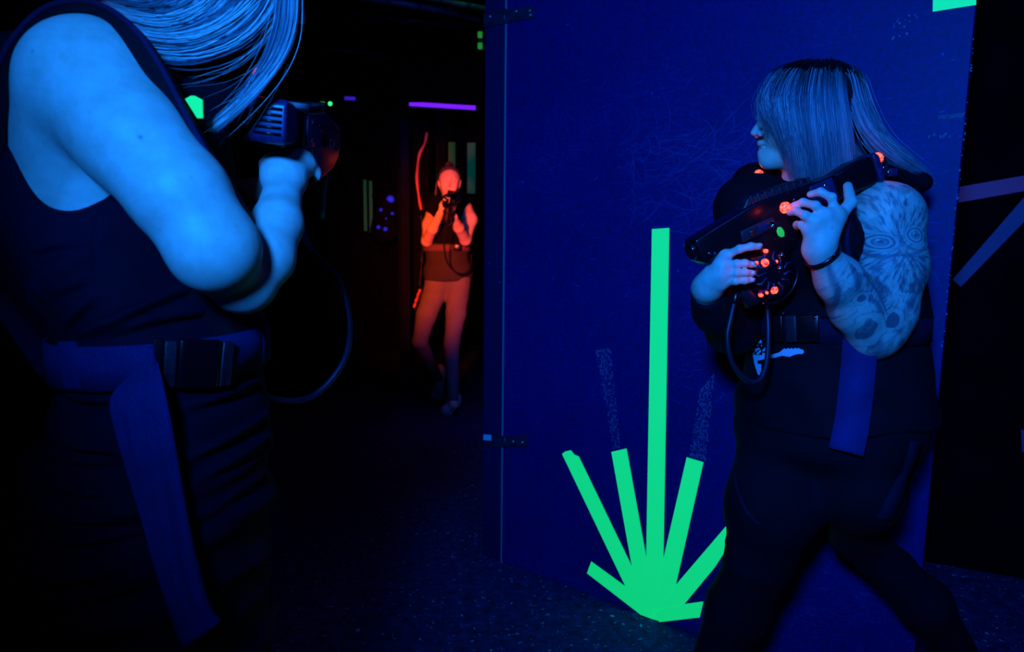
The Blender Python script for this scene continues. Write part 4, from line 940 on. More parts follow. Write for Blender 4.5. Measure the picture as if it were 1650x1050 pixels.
    G = [[(1296, 104, 1.48), (1254, 119, 1.455), (1231, 145, 1.445), (1226, 172, 1.45), (1238, 200, 1.455), (1256, 226, 1.46)],
         [(1300, 103, 1.475), (1262, 118, 1.435), (1240, 150, 1.42), (1246, 192, 1.425), (1262, 228, 1.435), (1278, 264, 1.445)],
         [(1304, 102, 1.47), (1276, 116, 1.425), (1257, 158, 1.405), (1266, 205, 1.41), (1278, 250, 1.42), (1286, 292, 1.43)],
         [(1308, 101, 1.47), (1290, 115, 1.42), (1276, 160, 1.398), (1280, 210, 1.40), (1288, 256, 1.41), (1296, 301, 1.42)],
         [(1315, 101, 1.47), (1310, 115, 1.42), (1302, 160, 1.395), (1306, 210, 1.395), (1312, 258, 1.405), (1318, 298, 1.41)],
         [(1328, 101, 1.47), (1332, 115, 1.425), (1330, 160, 1.40), (1336, 212, 1.40), (1342, 255, 1.41), (1345, 290, 1.415)],
         [(1338, 102, 1.475), (1350, 117, 1.435), (1352, 160, 1.41), (1360, 210, 1.41), (1362, 248, 1.41), (1366, 276, 1.405)],
         [(1346, 104, 1.485), (1366, 120, 1.455), (1376, 162, 1.44), (1394, 208, 1.43), (1422, 240, 1.42), (1450, 262, 1.41)],
         [(1350, 105, 1.50), (1378, 124, 1.48), (1390, 166, 1.47), (1410, 215, 1.455), (1442, 252, 1.44), (1482, 278, 1.43)],
         [(1352, 106, 1.53), (1384, 128, 1.52), (1398, 170, 1.52), (1424, 225, 1.50), (1464, 260, 1.48), (1500, 300, 1.47)],
         [(1345, 107, 1.55), (1374, 132, 1.57), (1384, 180, 1.58), (1400, 240, 1.56), (1436, 275, 1.54), (1470, 300, 1.52)],
         [(1318, 104, 1.54), (1320, 130, 1.585), (1320, 180, 1.60), (1325, 230, 1.60), (1340, 280, 1.60), (1350, 315, 1.60)],
         [(1296, 104, 1.52), (1262, 122, 1.555), (1250, 160, 1.57), (1254, 210, 1.575), (1268, 250, 1.58), (1282, 290, 1.59)],
         [(1292, 104, 1.50), (1250, 124, 1.51), (1234, 152, 1.515), (1230, 178, 1.52), (1240, 200, 1.53), (1254, 225, 1.54)]]
    gd = [[P(*p) for p in g] for g in G]
    hair('hair', gd, 3400, M['hair_brown'], o, jit=.0065, wid=.00075, cut=.28, clump=.55, steps=16, gap=(6.15, 6.9))
    hair('hair_strands', gd[:10], 700, M['hair_brown'], o, jit=.009, wid=.0005, cut=.2, clump=.2, steps=16, gap=(6.15, 6.9))
    # shoes
    for a, f in ((ar, fr), (al, fl_)):
        c = np.array([a[0], a[1], .045]); sb = Body().limb(c - f * .035 + Z * .01, c + f * .13 - Z * .008, .042, .034, .02).limb(c - f * .02 + Z * .03, c, .044, .04, .02)
        s = garment('shoe', lambda X: np.maximum(sb(X), .018 - X[:, 2]), *bounds(sb), .005, 'plastic_rough', o); 
        sb2 = Body().limb(c - f * .035, c + f * .13, .044, .036, .02, Z, 1); garment('sole', lambda X: np.maximum(np.maximum(sb2(X), X[:, 2] - .02), .002 - X[:, 2]), *bounds(sb2), .005, 'plastic', s)
    # the gun
    cable = [P(1186, 476, 1.335), P(1178, 510, 1.33), P(1172, 545, 1.33), P(1180, 585, 1.335), P(1203, 612, 1.34), P(1224, 612, 1.345), P(1235, 585, 1.355), P(1238, 540, 1.37), P(1237, 500, 1.38), P(1238, 478, 1.40)]
    g, gq, N = laser_gun(P(1116, 404, 1.325), P(1396, 274, 1.355), (0, 0, 1), 'black laser tag blaster with red lights held by the tattooed woman', cable=cable)
    lamp('red_glow_lamp', 'POINT', tuple(P(1262, 328, 1.255)), .014, (1.0, .05, .02), .005)
    lamp('red_glow_lamp', 'POINT', tuple(P(1228, 434, 1.245)), .012, (1.0, .05, .02), .004)
M['hair_root'] = mat('dark_roots', (.008, .007, .01), .7)
import time; _t = time.time()
build_right_woman(); print('w2', time.time() - _t)
# ------------------------------------------------------------------ woman nearest the camera, seen from her right side
def build_near_woman():
    lat = np.array([0, 1.0, 0]); c0 = P(225, 700, .93); base = np.array([c0[0], c0[1], 0.0])
    T = Body()
    T.loft(station([(150, 88, 290, 0.115, 0.01), (200, 52, 315, 0.125, 0.01), (260, 32, 325, 0.135, 0.005), (347, 36, 328, 0.14, 0), (402, 57, 334, 0.14, 0), (453, 80, 348, 0.136, 0), (494, 104, 366, 0.132, 0), (535, 124, 385, 0.13, 0), (585, 139, 400, 0.132, 0), (625, 132, 408, 0.138, 0), (683, 111, 412, 0.148, 0), (741, 93, 414, 0.158, 0), (789, 74, 414, 0.164, 0), (837, 58, 412, 0.168, 0), (896, 50, 410, 0.17, 0), (1033, 42, 408, 0.168, 0), (1160, 42, 405, 0.16, 0)], .935), lat)
    T.limb(P(150, 165, .88), P(215, 160, 1.04), .062, .062, .06)
    b = Body(); b.p = T.shrink(.006).p; zz_, tb_ = b.p[0][1], b.p[0][2]; tb_[:, 2:] -= .014 * np.clip((P(150, 345, .8)[2] - zz_) / .04, 0, 1)[:, None]
    # head bent over the gun, neck
    b.limb(P(205, 140, .95), P(330, 5, .965), .062, .055, .04)
    hc = P(395, -85, .985); F = unit([.62, .70, -.42]); q = add_head(b, hc, F, [.25, .2, 1])
    # right arm, nearest
    sh, el, wr = P(150, 141, .825), P(343, 396, .785), P(458, 292, .965)
    b.limb(P(165, 180, .90), sh, .066, .078, .04)
    b.ball(P(104, 224, .845), .046, .05)
    b.chain([sh, P(212, 222, .790), P(290, 314, .780), el], [.078, .061, .0535, .046], .014)
    b.ball(P(347, 404, .790), .045, .03); b.ball(P(376, 468, .845), .024, .03)
    b.limb(P(355, 428, .810), P(396, 457, .850), .036, .036, .012)
    b.chain([P(394, 457, .850), P(428, 415, .865), P(447, 360, .90), wr], [.033, .0345, .0315, .0235], .012)
    K = [P(493, 264, .995), P(484, 258, 1.003), P(473, 257, 1.008), P(462, 261, 1.008)]
    add_palm(b, P(460, 283, .968), K, .012, .025, .016); b.limb(P(459, 288, .966), P(466, 268, .985), .026, .024, .02)
    add_finger(b, [K[0], P(504, 266, 1.012), P(512, 276, 1.012), P(513, 285, 1.005)], .0082)
    add_finger(b, [K[1], P(495, 264, 1.005), P(492, 280, 1.00), P(488, 293, .995)], .0086)
    add_finger(b, [K[2], P(480, 262, 1.03), P(476, 285, 1.03), P(468, 296, 1.02)], .0086)
    add_finger(b, [K[3], P(466, 266, 1.035), P(462, 288, 1.035), P(456, 298, 1.02)], .0078)
    b.limb(P(449, 281, .965), P(437, 268, .975), .018, .0135, .02); b.limb(P(437, 268, .975), P(431, 266, .995), .0130, .011, .006); b.limb(P(431, 266, .995), P(442, 258, 1.02), .0108, .009, .005)
    # left arm, far side, hand under the gun
    ls, le, lw = P(225, 165, 1.075), P(330, 330, 1.20), P(418, 312, 1.13)
    b.chain([ls, P(270, 240, 1.14), le], [.066, .054, .044], .03); b.chain([le, P(372, 322, 1.17), lw], [.042, .036, .025], .02)
    K2 = [P(440, 300, 1.115), P(441, 308, 1.112), P(440, 317, 1.112), P(437, 325, 1.115)]
    add_palm(b, lw, K2, .0115, .023, .016)
    for i, k in enumerate(K2): add_finger(b, [k, k + [.022, .012, .016], k + [.030, .030, .030], k + [.018, .046, .036]], .0082)
    b.chain([lw + [.0, -.01, .01], P(430, 292, 1.10), P(440, 282, 1.12)], [.014, .012, .009], .008)
    # legs to the floor, below the picture
    B = Body()
    for y, s in ((.845, -1), (1.02, 1)):
        h = np.array([base[0], base[1] + s * .075, .80]); k = np.array([base[0] + .02, base[1] + s * .10, .47]); a = np.array([base[0] - .02, base[1] + s * .12, .09])
        b.chain([h, k], [.095, .062], .04); b.chain([k, k * .6 + a * .4 + [-.02, 0, 0], a], [.060, .056, .040], .03)
        c = np.array([a[0], a[1], .045]); b.limb(a, c, .036, .034, .02); b.limb(c + [-.03, 0, 0], c + [.14, 0, -.012], .034, .026, .02)
        B.limb(c + [-.035, 0, .012], c + [.14, 0, -.008], .044, .036, .02)
    def ink(V):
        r = np.zeros(len(V))
        for x, y, s, a in ((226, 221, 2.2, .8), (258, 371, 1.4, .45), (233, 328, 1.0, .3), (127, 244, .8, .3), (42, 268, .9, .25), (147, 288, .8, .2), (352, 385, .9, .3), (313, 245, .7, .2)):
            c = march(b, P(x, y, .5)[None], unit(ray(x, y)))[0]; d = np.linalg.norm(V - c, axis=1); r = np.maximum(r, a * np.clip(1.5 - d / (s * .0009), 0, 1))
        return r
    a0 = P(10, 520, .86); a1 = P(540, 20, .80)
    fine = [(np.array([P(5, 300, .8)[0] - .05, .70, P(400, 510, .8)[2]]), np.array([P(500, 300, .93)[0], .97, P(100, 20, .8)[2] + .03]), .0026),
            (np.array([P(405, 300, 1.0)[0], .955, P(450, 330, .98)[2]]), np.array([P(530, 270, 1.1)[0], 1.16, P(450, 240, 1.05)[2] + .02]), .0019)]
    o = body_mesh(b, fine, .007, base, 'woman with long blond hair and bare arm seen closest, aiming a blaster away', ink)
    print('w1 body', len(o.data.vertices))
    MB().lathe([(.0001, -.0115), (.010, -.006), (.0115, 0), (.010, .006), (.0001, .0115)], q(.086, .031, .001), F, 18).build('eyeball', M['eye'], o)
    MB().lathe([(.0001, -.0115), (.010, -.006), (.0115, 0), (.010, .006), (.0001, .0115)], q(.086, -.031, .001), F, 18).build('eyeball', M['eye'], o)
    # dress with a deep arm opening
    ax0 = P(106, 198, .80); k = .80 / FPX
    def armhole(X):
        u = (X[:, 0] - ax0[0]) / (90 * k); v = (X[:, 2] - ax0[2]) / (140 * k); v = np.where(v < 0, v, v * .8)
        return np.maximum((np.hypot(u, v) - 1) * 90 * k, (X[:, 1] - .93))
    zb = P(200, 1200, .93)[2]; arm = Body().chain([sh, P(212, 222, .790), P(290, 314, .780), el], [.080, .064, .056, .049], .03)
    neck = Body().limb(P(215, 130, .95), P(330, 0, .965), .07, .07)
    hip = P(200, 600, .93)[2]
    wz = P(200, 585, .93)[2]
    CR = []
    for pl, A_ in (([(92, 553), (125, 515), (158, 486)], .007), ([(105, 553), (190, 524), (255, 484), (310, 462)], .007), ([(150, 550), (240, 526), (318, 519)], .007), ([(50, 414), (100, 402), (148, 397)], .004), ([(90, 482), (150, 455)], .004), ([(35, 445), (75, 500)], .004),
                   ([(80, 643), (140, 652), (205, 650)], .007), ([(70, 708), (140, 722), (205, 724)], .008), ([(95, 737), (150, 744), (210, 742)], .006), ([(55, 773), (130, 782), (220, 792)], .008), ([(35, 800), (130, 826), (235, 836)], .008), ([(60, 850), (150, 862), (245, 852)], .006), ([(30, 905), (140, 915), (250, 890)], .006), ([(30, 960), (150, 955), (270, 930)], .005),
                   ([(285, 640), (340, 634), (398, 626)], .006), ([(285, 672), (340, 664), (398, 640)], .007), ([(298, 752), (345, 738), (390, 716)], .008), ([(305, 790), (350, 778), (392, 756)], .007), ([(318, 850), (392, 830)], .006)):
        q_ = np.array([P(x, y, .80)[[0, 2]] for x, y in pl]); CR.append((spline(q_, 7), A_))
    def creases(X):
        o_ = np.zeros(len(X)); xz = X[:, [0, 2]]
        for q_, A_ in CR:
            if xz[:, 0].min() > q_[:, 0].max() + .03 or xz[:, 0].max() < q_[:, 0].min() - .03 or xz[:, 1].min() > q_[:, 1].max() + .03 or xz[:, 1].max() < q_[:, 1].min() - .03: continue
            best = np.full(len(X), 9.0); sg = np.zeros(len(X)); tt = np.zeros(len(X))
            for i in range(len(q_) - 1):
                a_, ab_ = q_[i], q_[i + 1] - q_[i]; t_ = np.clip((xz - a_) @ ab_ / (ab_ @ ab_), 0, 1); v_ = xz - a_ - t_[:, None] * ab_; d_ = np.hypot(v_[:, 0], v_[:, 1]); m_ = d_ < best
                best = np.where(m_, d_, best); sg = np.where(m_, np.sign(v_[:, 1] * ab_[0] - v_[:, 0] * ab_[1]), sg); tt = np.where(m_, (i + t_) / (len(q_) - 1), tt)
            s_ = best * sg; e_ = np.sin(np.clip(tt, .02, .98) * math.pi) ** .6
            o_ += A_ * e_ * (1.0 * np.exp(-((s_ - .007) / .006) ** 2) - 1.1 * np.exp(-((s_ + .003) / .005) ** 2))
        return o_ * (X[:, 1] < .93)
    def dress(X):
        x, y, z = X[:, 0], X[:, 1], X[:, 2]; up = np.clip((z - wz - .02) * 12, 0, 1); dn = np.clip((wz - .02 - z) * 12, 0, 1)
        f = up * (fold(X, .020, 42, 5, (-.9, .3)) * np.clip((wz + .22 - z) * 6, 0, 1) + fold(X, .008, 24, 6, (1.2, 0)))
        n = vnoise(x * 5, z * 9, 4); f = f + dn * (.0095 * np.maximum(np.sin((z + .10 * x + .02 * np.sin(x * 9)) * 92 + 5 * n), -.4) * (.3 + .9 * vnoise(x * 6 + 3, z * 11, 8)) + fold(X, .012, 60, 9, (.35, .1)))
        # side seam of the bodice
        f = f - up * .0022 * np.exp(-((x - P(155, 400, .8)[0]) / .0022) ** 2) * (y < .93)
        d = T(X) - .006 - f - creases(X); d = np.maximum(d, zb - z); d = -smin(-d, armhole(X), .010); d = -smin(-d, arm(X) - .004, .006); return -smin(-d, neck(X), .01)
    lo, hi = bounds(T); lo[2] = zb - .01
    do = garment('dress', dress, lo, hi, .0038, 'dress', o, it=1)
    # vest: stiff padded front and back joined over the shoulders, open at the sides
    V1 = Body(); V1.p = list(T.p)
    V1.limb(P(60, 240, .94), P(70, 420, .94), .115, .08, .04, lat, 1.1)
    side = .865
    def vest(X):
        d = V1(X) - .030; d = np.maximum(d, wz + .035 - X[:, 2]); d = np.maximum(d, side - X[:, 1]); return -smin(-d, neck(X) + .0, .012)
    lo, hi = bounds(V1, .06); vo = garment('laser_vest', vest, lo, hi, .005, 'vest', o)
    # padded strap that frames the arm opening
    path = [(-4, 330, .84), (-4, 250, .81), (2, 170, .795), (24, 95, .795), (66, 42, .805), (110, 21, .80), (156, 24, .80), (206, 58, .79), (248, 118, .785), (288, 195, .785), (326, 262, .79), (368, 330, .81), (392, 378, .845), (400, 430, .87)]
    pts = spline([P(*p) for p in path], 70); V, Fc = tube_geo(pts, .0105, 12)
    e2 = np.cross(np.gradient(pts, axis=0), [0, 1.0, 0]); e2 /= np.linalg.norm(e2, axis=1)[:, None]
    V, Fc = strap_geo(pts + np.array([0, .010, 0]) , e2, .024, .030); sp = mesh('shoulder_strap', V, Fc, M['vest'], vo, bevel=.008, seg=3)
    V, Fc = tube_geo(pts - e2 * .012 * np.sign(e2[35, 2]) * -1 + np.array([0, -.003, 0]), .0035, 8); mesh('edge_binding', V, Fc, M['vest_edge'], sp)
    # back pad reaching down to the belt
    V, Fc = strap_geo(spline([P(-30, 330, .90), P(-18, 430, .88), P(30, 505, .87), P(96, 600, .86)], 30), (.3, 1, 0), .05, .006); mesh('side_strap', V, Fc, M['webbing_dark'], vo)
    # glowing green pieces added on the vest for tape seen behind; red lights
    pc = P(312, 172, .80); k2 = .80 / FPX; pl = [((x - 312) * k2, -(y - 172) * k2) for x, y in [(309.5, 155), (300, 160.5), (318, 190), (327, 190), (327, 161), (315, 155)]]
    MB().prism(pl, pc, unit([1, .05, 0]), unit(Z + [0, .05, 0]), np.array([0, -1, 0]), 0, .002).build('tape_patch', M['patch'], vo, label='bright green angular patch', smooth=False)
    pl = [((x - 312) * k2, -(y - 172) * k2) for x, y in [(293.5, 163), (296.5, 161), (310, 186), (308, 186)]]
    MB().prism(pl, pc, unit([1, .05, 0]), unit(Z + [0, .05, 0]), np.array([0, -1, 0]), 0, .002).build('tape_sliver', M['patch'], vo, label='thin green sliver', smooth=False)
    pad = Body().limb(P(290, 190, .93), P(345, 150, .95), .045, .035, .03).limb(P(345, 150, .95), P(405, 120, .97), .035, .03, .03).limb(P(300, 175, .91), P(330, 210, .92), .03, .03, .03)
    garment('collar_pad', lambda X: pad(X), *bounds(pad), .005, 'vest', vo)
    MB().lathe([(.006, -.003), (.006, .002), (.003, .006), (.0001, .0065)], P(416, 118, .95), unit(P(416, 118, -1)), 16)
    MB().lathe([(.0075, -.003), (.0075, .003), (.004, .007), (.0001, .0075)], P(417, 119, .93), (0, -1, 0), 16).build('red_light', M['red_led_soft'], vo)
    shoulder_light(vo, P(140, -22, .86), unit([.1, -.5, 1]), .011, .03)
    # belt
    bz = P(240, 586, .82)[2]; c = P(240, 586, .935); r = ring(lambda X: T(X) - .014, c, np.array([1.0, 0, 0]), np.array([0, 1.0, 0]), 90, .004)
    r[:, 2] += bz - c[2] + (r[:, 0] - c[0]) * .03; V, Fc = strap_geo(r, (0, 0, 1), .052, .0035); be = mesh('belt', V, Fc, M['webbing'], vo)
    def onT(px, py, off=.0): return march(lambda X: T(X) - .014 - off, P(px, py, .45)[None], unit(ray(px, py)))[0]
    V, Fc = strap_geo([onT(x, 588, .007) for x in np.linspace(100, 128, 6)], (0, 0, 1), .055, .005); mesh('belt_loop', V, Fc, M['webbing'], be, bevel=.001)
    for x0, x1, nm, m, hgt, off in ((246, 262, 'buckle_clip', 'plastic', .060, .013), (263, 284, 'buckle_clip', 'plastic_rough', .056, .013), (286, 352, 'buckle', 'plastic', .060, .014), (354, 372, 'buckle_clip', 'plastic_rough', .056, .012)):
        V, Fc = strap_geo([onT(x, 586, off) for x in np.linspace(x0, x1, 8)], (.02, 0, 1), hgt, .009); mesh(nm, V, Fc, M[m], be, bevel=.003)
    MB().lathe([(.003, -.002), (.003, .002), (.0001, .004)], onT(252, 552, .020), -unit(ray(252, 552)), 12).build('metal_pin', M['chrome_dim'], be)
    # hanging end of the strap, folded over the belt
    L = [(246, 556), (214, 600), (181, 642), (190, 700), (206, 760), (226, 830), (246, 905), (268, 975), (292, 1045)]
    R = [(250, 562), (262, 610), (272, 655), (282, 705), (292, 760), (306, 840), (322, 915), (340, 980), (356, 1000)]
    dl = [.795, .790, .785, .780, .775, .772, .770, .770, .775]; dr = [.792, .785, .778, .785, .79, .795, .795, .79, .785]
    A = spline([P(x, y, d) for (x, y), d in zip(L, dl)], 60); Bv = spline([P(x, y, d) for (x, y), d in zip(R, dr)], 60); V = []; m = 13
    for i in range(60):
        for j in range(m):
            t = j / (m - 1); s = i / 59; V.append(A[i] * (1 - t) + Bv[i] * t + np.array([0, -1, 0]) * (.006 * math.sin(math.pi * t) + .0026 * math.sin(t * 19 + s * 4) + .0018 * math.sin(t * 41 + s * 6)))
    V = np.array(V); Fq = np.array([(i * m + j, i * m + j + 1, (i + 1) * m + j + 1, (i + 1) * m + j) for i in range(59) for j in range(m - 1)])
    so = mesh('strap_end', V, Fq, M['webbing'], vo); sm = so.modifiers.new('thick', 'SOLIDIFY'); sm.thickness = .002
    # hair
    hg = [[(-70, 0, 0)]]
    top = [(500, -150, .97), (440, -190, .93), (390, -200, .91)]
    G = [[(452, -165, .93), (462, -90, .885), (446, 0, .87), (398, 62, .865), (318, 92, .865), (238, 84, .87), (205, 70, .875)],
         [(445, -165, .93), (450, -95, .880), (425, -10, .862), (372, 45, .856), (305, 72, .855), (235, 66, .86), (198, 44, .87)],
         [(438, -168, .93), (430, -100, .875), (398, -25, .855), (350, 28, .850), (292, 50, .848), (232, 46, .85), (186, 22, .86)],
         [(430, -170, .93), (405, -105, .872), (365, -38, .852), (325, 8, .848), (275, 28, .845), (222, 22, .85), (174, 0, .86)],
         [(420, -172, .93), (375, -112, .872), (330, -50, .855), (292, -10, .85), (250, 6, .848), (205, 0, .85), (160, -20, .86)],
         [(410, -172, .94), (340, -120, .885), (290, -70, .87), (250, -35, .86), (210, -22, .86), (170, -28, .86), (130, -45, .87)],
         [(400, -172, .96), (315, -125, .92), (262, -90, .90), (220, -60, .89), (180, -45, .88), (140, -50, .88), (100, -60, .89)]]
    gd = [[P(*p) for p in g] for g in G]
    hair('hair', gd, 3000, M['hair_blond'], o, jit=.0050, wid=.00055, cut=.10, clump=.75, steps=22)
    G2 = [[(448, -165, .93), (474, -80, .88), (476, 0, .86), (470, 55, .85), (447, 105, .845), (408, 152, .84), (366, 190, .835), (340, 209, .835)],
          [(446, -165, .93), (466, -85, .88), (463, -5, .86), (458, 50, .85), (435, 105, .845), (399, 149, .84), (370, 180, .84), (352, 203, .84)],
          [(444, -165, .93), (458, -85, .88), (450, -5, .862), (444, 45, .855), (428, 95, .85), (404, 140, .845), (385, 172, .84), (368, 196, .84)]]
    g2 = [[P(*p) for p in g] for g in G2]
    hair('loose_lock', g2, 620, M['hair_blond'], o, jit=.0030, wid=.0005, cut=.42, clump=.6, steps=24)
    hair('stray_hair', [g2[0], g2[2], gd[0]], 34, M['hair_blond'], o, jit=.010, wid=.00028, cut=.2, clump=.0, steps=24)
    cap = Body().limb(q(-.030, 0, .024), q(.012, 0, .030), .084, .078, .02, unit(np.cross(Z, F)), .95).limb(q(-.045, 0, 0), q(-.06, 0, -.08), .065, .055, .04).limb(P(350, -40, .95), P(230, 20, .925), .06, .05, .05).limb(P(440, -90, .935), P(430, -20, .925), .05, .035, .04)
    ck = Body().limb(q(.10, 0, -.03), q(.10, 0, -.15), .06, .08)
    garment('hair_underlayer', lambda X: np.maximum(cap(X), -ck(X)), *bounds(cap), .006, 'hair_root', o)
    for s in (-1, 1):
        c = np.array([base[0] - .02, base[1] + s * .12, .045]); sb = Body().limb(c + [-.035, 0, .012], c + [.14, 0, -.008], .042, .034, .02)
        garment('shoe', lambda X: np.maximum(sb(X), .004 - X[:, 2]), *bounds(sb), .006, 'plastic_rough', o)
    # her gun and its cable
    cable = [P(462, 300, 1.10), P(500, 400, 1.16), P(545, 450, 1.18), P(563, 520, 1.16), P(552, 585, 1.12), P(500, 640, 1.08), P(430, 640, 1.0), P(372, 600, .93)]
    g, gq, N = laser_gun(P(526, 224, 1.27), P(436, 194, .900), (.10, .0, 1), 'black laser tag blaster aimed into the corridor by the near woman', lights=False, disc_on=False, cable=cable)
    return o
_t = time.time(); build_near_woman(); print('w1', time.time() - _t)
# ------------------------------------------------------------------ woman far back in red light, aiming towards us
def build_far_woman():
    D = 4.65; base = np.array([*P(722, 450, D)[:2], 0.0]); lat = np.array([1.0, .1, 0]); F = unit([0.10, -1, -.05])
    T = Body()
    T.limb(P(722, 345, D), P(720, 400, D), .092, .085, .04, lat, 1.45); T.limb(P(720, 400, D), P(722, 440, D), .085, .105, .05, lat, 1.35); T.limb(P(722, 440, D), P(721, 450, D), .102, .09, .05, lat, 1.42)
    T.limb(P(704, 328, D), P(745, 328, D), .042, .042, .04)
    b = Body(); b.p = T.shrink(.014).p; b.p[2] = (*b.p[2][:2], .07, .06, *b.p[2][4:]); b.p[1] = (*b.p[1][:2], .068, .07, *b.p[1][4:])
    b.limb(P(723, 325, D), P(724, 300, D), .05, .046, .03); hc = P(724, 292, D - .03); q = add_head(b, hc, F, [.06, 0, 1], .98)
    # right arm: elbow out low, hand on the grip
    b.chain([P(700, 336, D), P(692, 362, D - .06), P(688, 388, D - .12)], [.05, .044, .036], .03); b.chain([P(688, 388, D - .12), P(697, 368, D - .26), P(709, 346, D - .36)], [.036, .034, .024], .02)
    K = [P(x, y, D - .40) for x, y in ((714, 333), (716, 338), (716, 343), (715, 348))]; add_palm(b, P(709, 346, D - .36), K, .011, .022, .016)
    for k_ in K: add_finger(b, [k_, k_ + [.012, -.022, .0], k_ + [.034, -.012, .0], k_ + [.034, .010, 0]], .0085)
    b.chain([P(709, 343, D - .37), P(711, 330, D - .40), P(715, 322, D - .40)], [.014, .012, .009], .008)
    # left arm: elbow low right, hand under the barrel
    b.chain([P(750, 336, D), P(757, 354, D - .05), P(750, 386, D - .14)], [.05, .048, .038], .03); b.chain([P(750, 386, D - .14), P(739, 366, D - .3), P(731, 350, D - .42)], [.036, .033, .024], .02)
    K = [P(x, y, D - .46) for x, y in ((727, 338), (724, 341), (724, 346), (725, 350))]; add_palm(b, P(731, 350, D - .42), K, .011, .022, .016)
    for k_ in K: add_finger(b, [k_, k_ + [-.012, -.020, .0], k_ + [-.032, -.012, .0], k_ + [-.034, .010, 0]], .0085)
    LG = Body()
    LG.limb(P(706, 447, D), P(738, 447, D), .088, .088, .04)
    a1, a2 = P(708, 615, 5.0), PZ(731, 652, .07)
    LG.chain([P(704, 462, D), P(687, 508, D - .02), P(677, 550, D), a1], [.084, .066, .050, .032], .02); LG.chain([P(738, 462, D), P(735, 505, D), P(728, 555, D - .02), a2], [.084, .066, .050, .032], .02)
    for p in LG.p: a = list(p); a[2] -= .008; a[3] -= .008; b.p.append(tuple(a))
    s1, s2 = [P(708, 600, 5.02), P(707, 632, 4.95)], [P(733, 645, 4.62), PZ(724, 657, .035)]
    b.limb(a1, s1[1], .034, .03, .02); b.limb(a2, s2[1], .034, .03, .02)
    o = body_mesh(b, [(hc + [-.12, -.16, -.14], hc + [.12, .12, .14], .004), (P(700, 355, 4.2) + [0, -.1, 0], P(740, 320, 4.2) + [0, .25, 0], .004)], .010, base, 'woman in red light far back in the corridor, aiming at the camera')
    print('w3', len(o.data.vertices))
    for g in (1, -1): MB().lathe([(.0001, -.0115), (.010, -.006), (.0115, 0), (.010, .006), (.0001, .0115)], q(.086, g * .031, .001), F, 14).build('eyeball', M['eye'], o)
    arms = Body().chain([P(700, 336, D), P(692, 362, D - .06), P(688, 388, D - .12)], [.055, .05, .044], .03).chain([P(752, 336, D), P(758, 354, D - .05), P(752, 386, D - .14)], [.055, .054, .046], .03)
    zt, zh = P(720, 318, D)[2], P(720, 452, D)[2]
    so = garment('top', lambda X: -smin(-np.maximum(T(X) - .008 - fold(X, .006, 30, 2, (.3, .3)), np.maximum(zh - X[:, 2], X[:, 2] - zt)), arms(X) - .004, .01), *bounds(T), .010, 'shirt_red', o)
    bz = P(720, 392, D)[2]
    vo = garment('laser_vest', lambda X: -smin(-np.maximum(T(X) - .030, bz - X[:, 2]), np.minimum(arms(X) - .004, Body().limb(P(723, 325, D), P(723, 300, D - .02), .06, .07)(X)), .01), *bounds(T, .06), .010, 'vest', o)
    r = ring(lambda X: T(X) - .014, P(721, 399, D), np.array([1.0, 0, 0]), np.array([0, 1.0, 0]), 50, .004); V, Fc = strap_geo(r, (0, 0, 1), .045, .004); be = mesh('belt', V, Fc, M['webbing_red'], vo)
    MB().box(P(736, 398, D - .14), (.05, .012, .045)).build('buckle', M['plastic'], be, bevel=.003)
    MB().lathe([(.006, -.003), (.006, .002), (.0001, .005)], P(726, 402, D - .145), (0, -1, 0), 12).build('metal_pin', M['chrome'], be)
    for x, y in ((706, 322), (746, 320)): MB().lathe([(.016, -.006), (.015, .006), (.006, .014), (.0001, .015)], P(x, y, D - .05), unit([0, -.6, .7]), 14).build('shoulder_lamp', M['lens'], vo)
    MB().lathe([(.009, -.003), (.009, .003), (.0001, .008)], P(705, 374, D - .14), (0, -1, 0), 12).build('chest_stud', M['chrome'], vo)
    lo, hi = bounds(LG); lg = garment('leggings', lambda X: np.maximum(LG(X) - .002 - fold(X, .004, 60, 12), np.maximum(X[:, 2] - zh - .05, .10 - X[:, 2])), lo, hi, .010, 'orange_leggings', o)
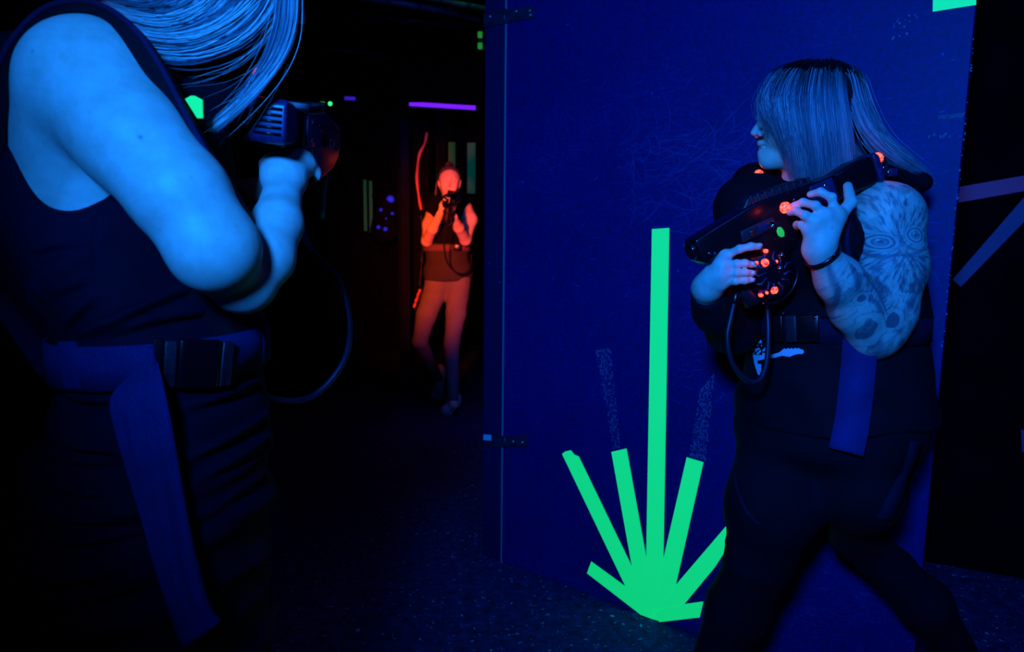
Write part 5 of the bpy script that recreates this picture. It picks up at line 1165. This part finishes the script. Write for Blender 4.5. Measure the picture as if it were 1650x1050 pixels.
    for (c1, c2), w in ((s1, 0), (s2, 0)):
        f = c2 - c1; sb = Body().limb(c1, c2, .042, .036, .02).limb(c1 + Z * .02, c1, .042, .042, .02)
        if w == 0: sb.ball(c2 + [-.02, -.05, -.005], .036, .04)
        s = garment('shoe', lambda X: sb(X), *bounds(sb), .006, 'shoe', o)
        V, Fc = tube_geo(spline([c1 + [-.03, -.03, .01], c1 + [.0, -.045, .0], c1 + [.03, -.03, .01]], 12), .004, 6); mesh('lace', V, Fc, M['sole'], s)
        sl = Body().limb(c1 - Z * .028, c2 - Z * .028 + [-.01, -.03, 0], .040, .038, .02, Z, .45); garment('sole', lambda X: sl(X), *bounds(sl), .006, 'sole', s)
    cap = Body().limb(q(-.030, 0, .024), q(.010, 0, .030), .083, .078, .02, np.array([1.0, 0, 0]), .96).ball(P(724, 267, D + .02), .030, .015).limb(q(-.08, .0, .03), q(-.07, .03, -.13), .03, .022, .03)
    ck = Body().limb(q(.09, 0, -.02), q(.09, 0, -.15), .075, .09)
    garment('hair_underlayer', lambda X: np.maximum(cap(X), -ck(X)), *bounds(cap), .006, 'hair_far', o)
    gd = [[q(.068, l, .058 - abs(l) * .6), q(.03, l * 1.05, .104 - abs(l) * .75), q(-.03, l * .9, .108 - abs(l) * .5), q(-.05, l * .3, .10), q(-.04, l * .2, .13)] for l in (-.055, -.04, -.02, 0, .02, .04, .055)]
    hair('hair', gd, 420, M['hair_dark'], o, jit=.003, wid=.0016, cut=.1, clump=.3, steps=10)
    gd = [[q(.045, -.070, .03), q(.03, -.085, -.02), q(.035, -.088, -.08), q(.03, -.085, -.14), q(.04, -.075, -.19)], [q(.03, -.078, .03), q(.01, -.09, -.02), q(.015, -.094, -.08), q(.01, -.09, -.14), q(.02, -.08, -.20)]]
    hair('face_lock', gd, 60, M['hair_dark'], o, jit=.003, wid=.0013, cut=.2, clump=.3, steps=12)
    cable = [P(727, 352, D - .52), P(718, 372, D - .45), P(716, 400, D - .35), P(722, 425, D - .25), P(738, 440, D - .2), P(756, 436, D - .1), P(760, 410, D - .05)]
    laser_gun(P(719, 322, D - .62), P(737, 318, D - .26), (.12, 0, 1), 'black laser tag blaster held up by the far red-lit woman', lights=False, cable=cable)
M['webbing_red'] = cloth_mat('reddish_webbing', (.10, .05, .06), (.2, .10, .11), 300)
M['hair_far'] = mat('tied_hair', (.10, .07, .06), .5)
build_far_woman()
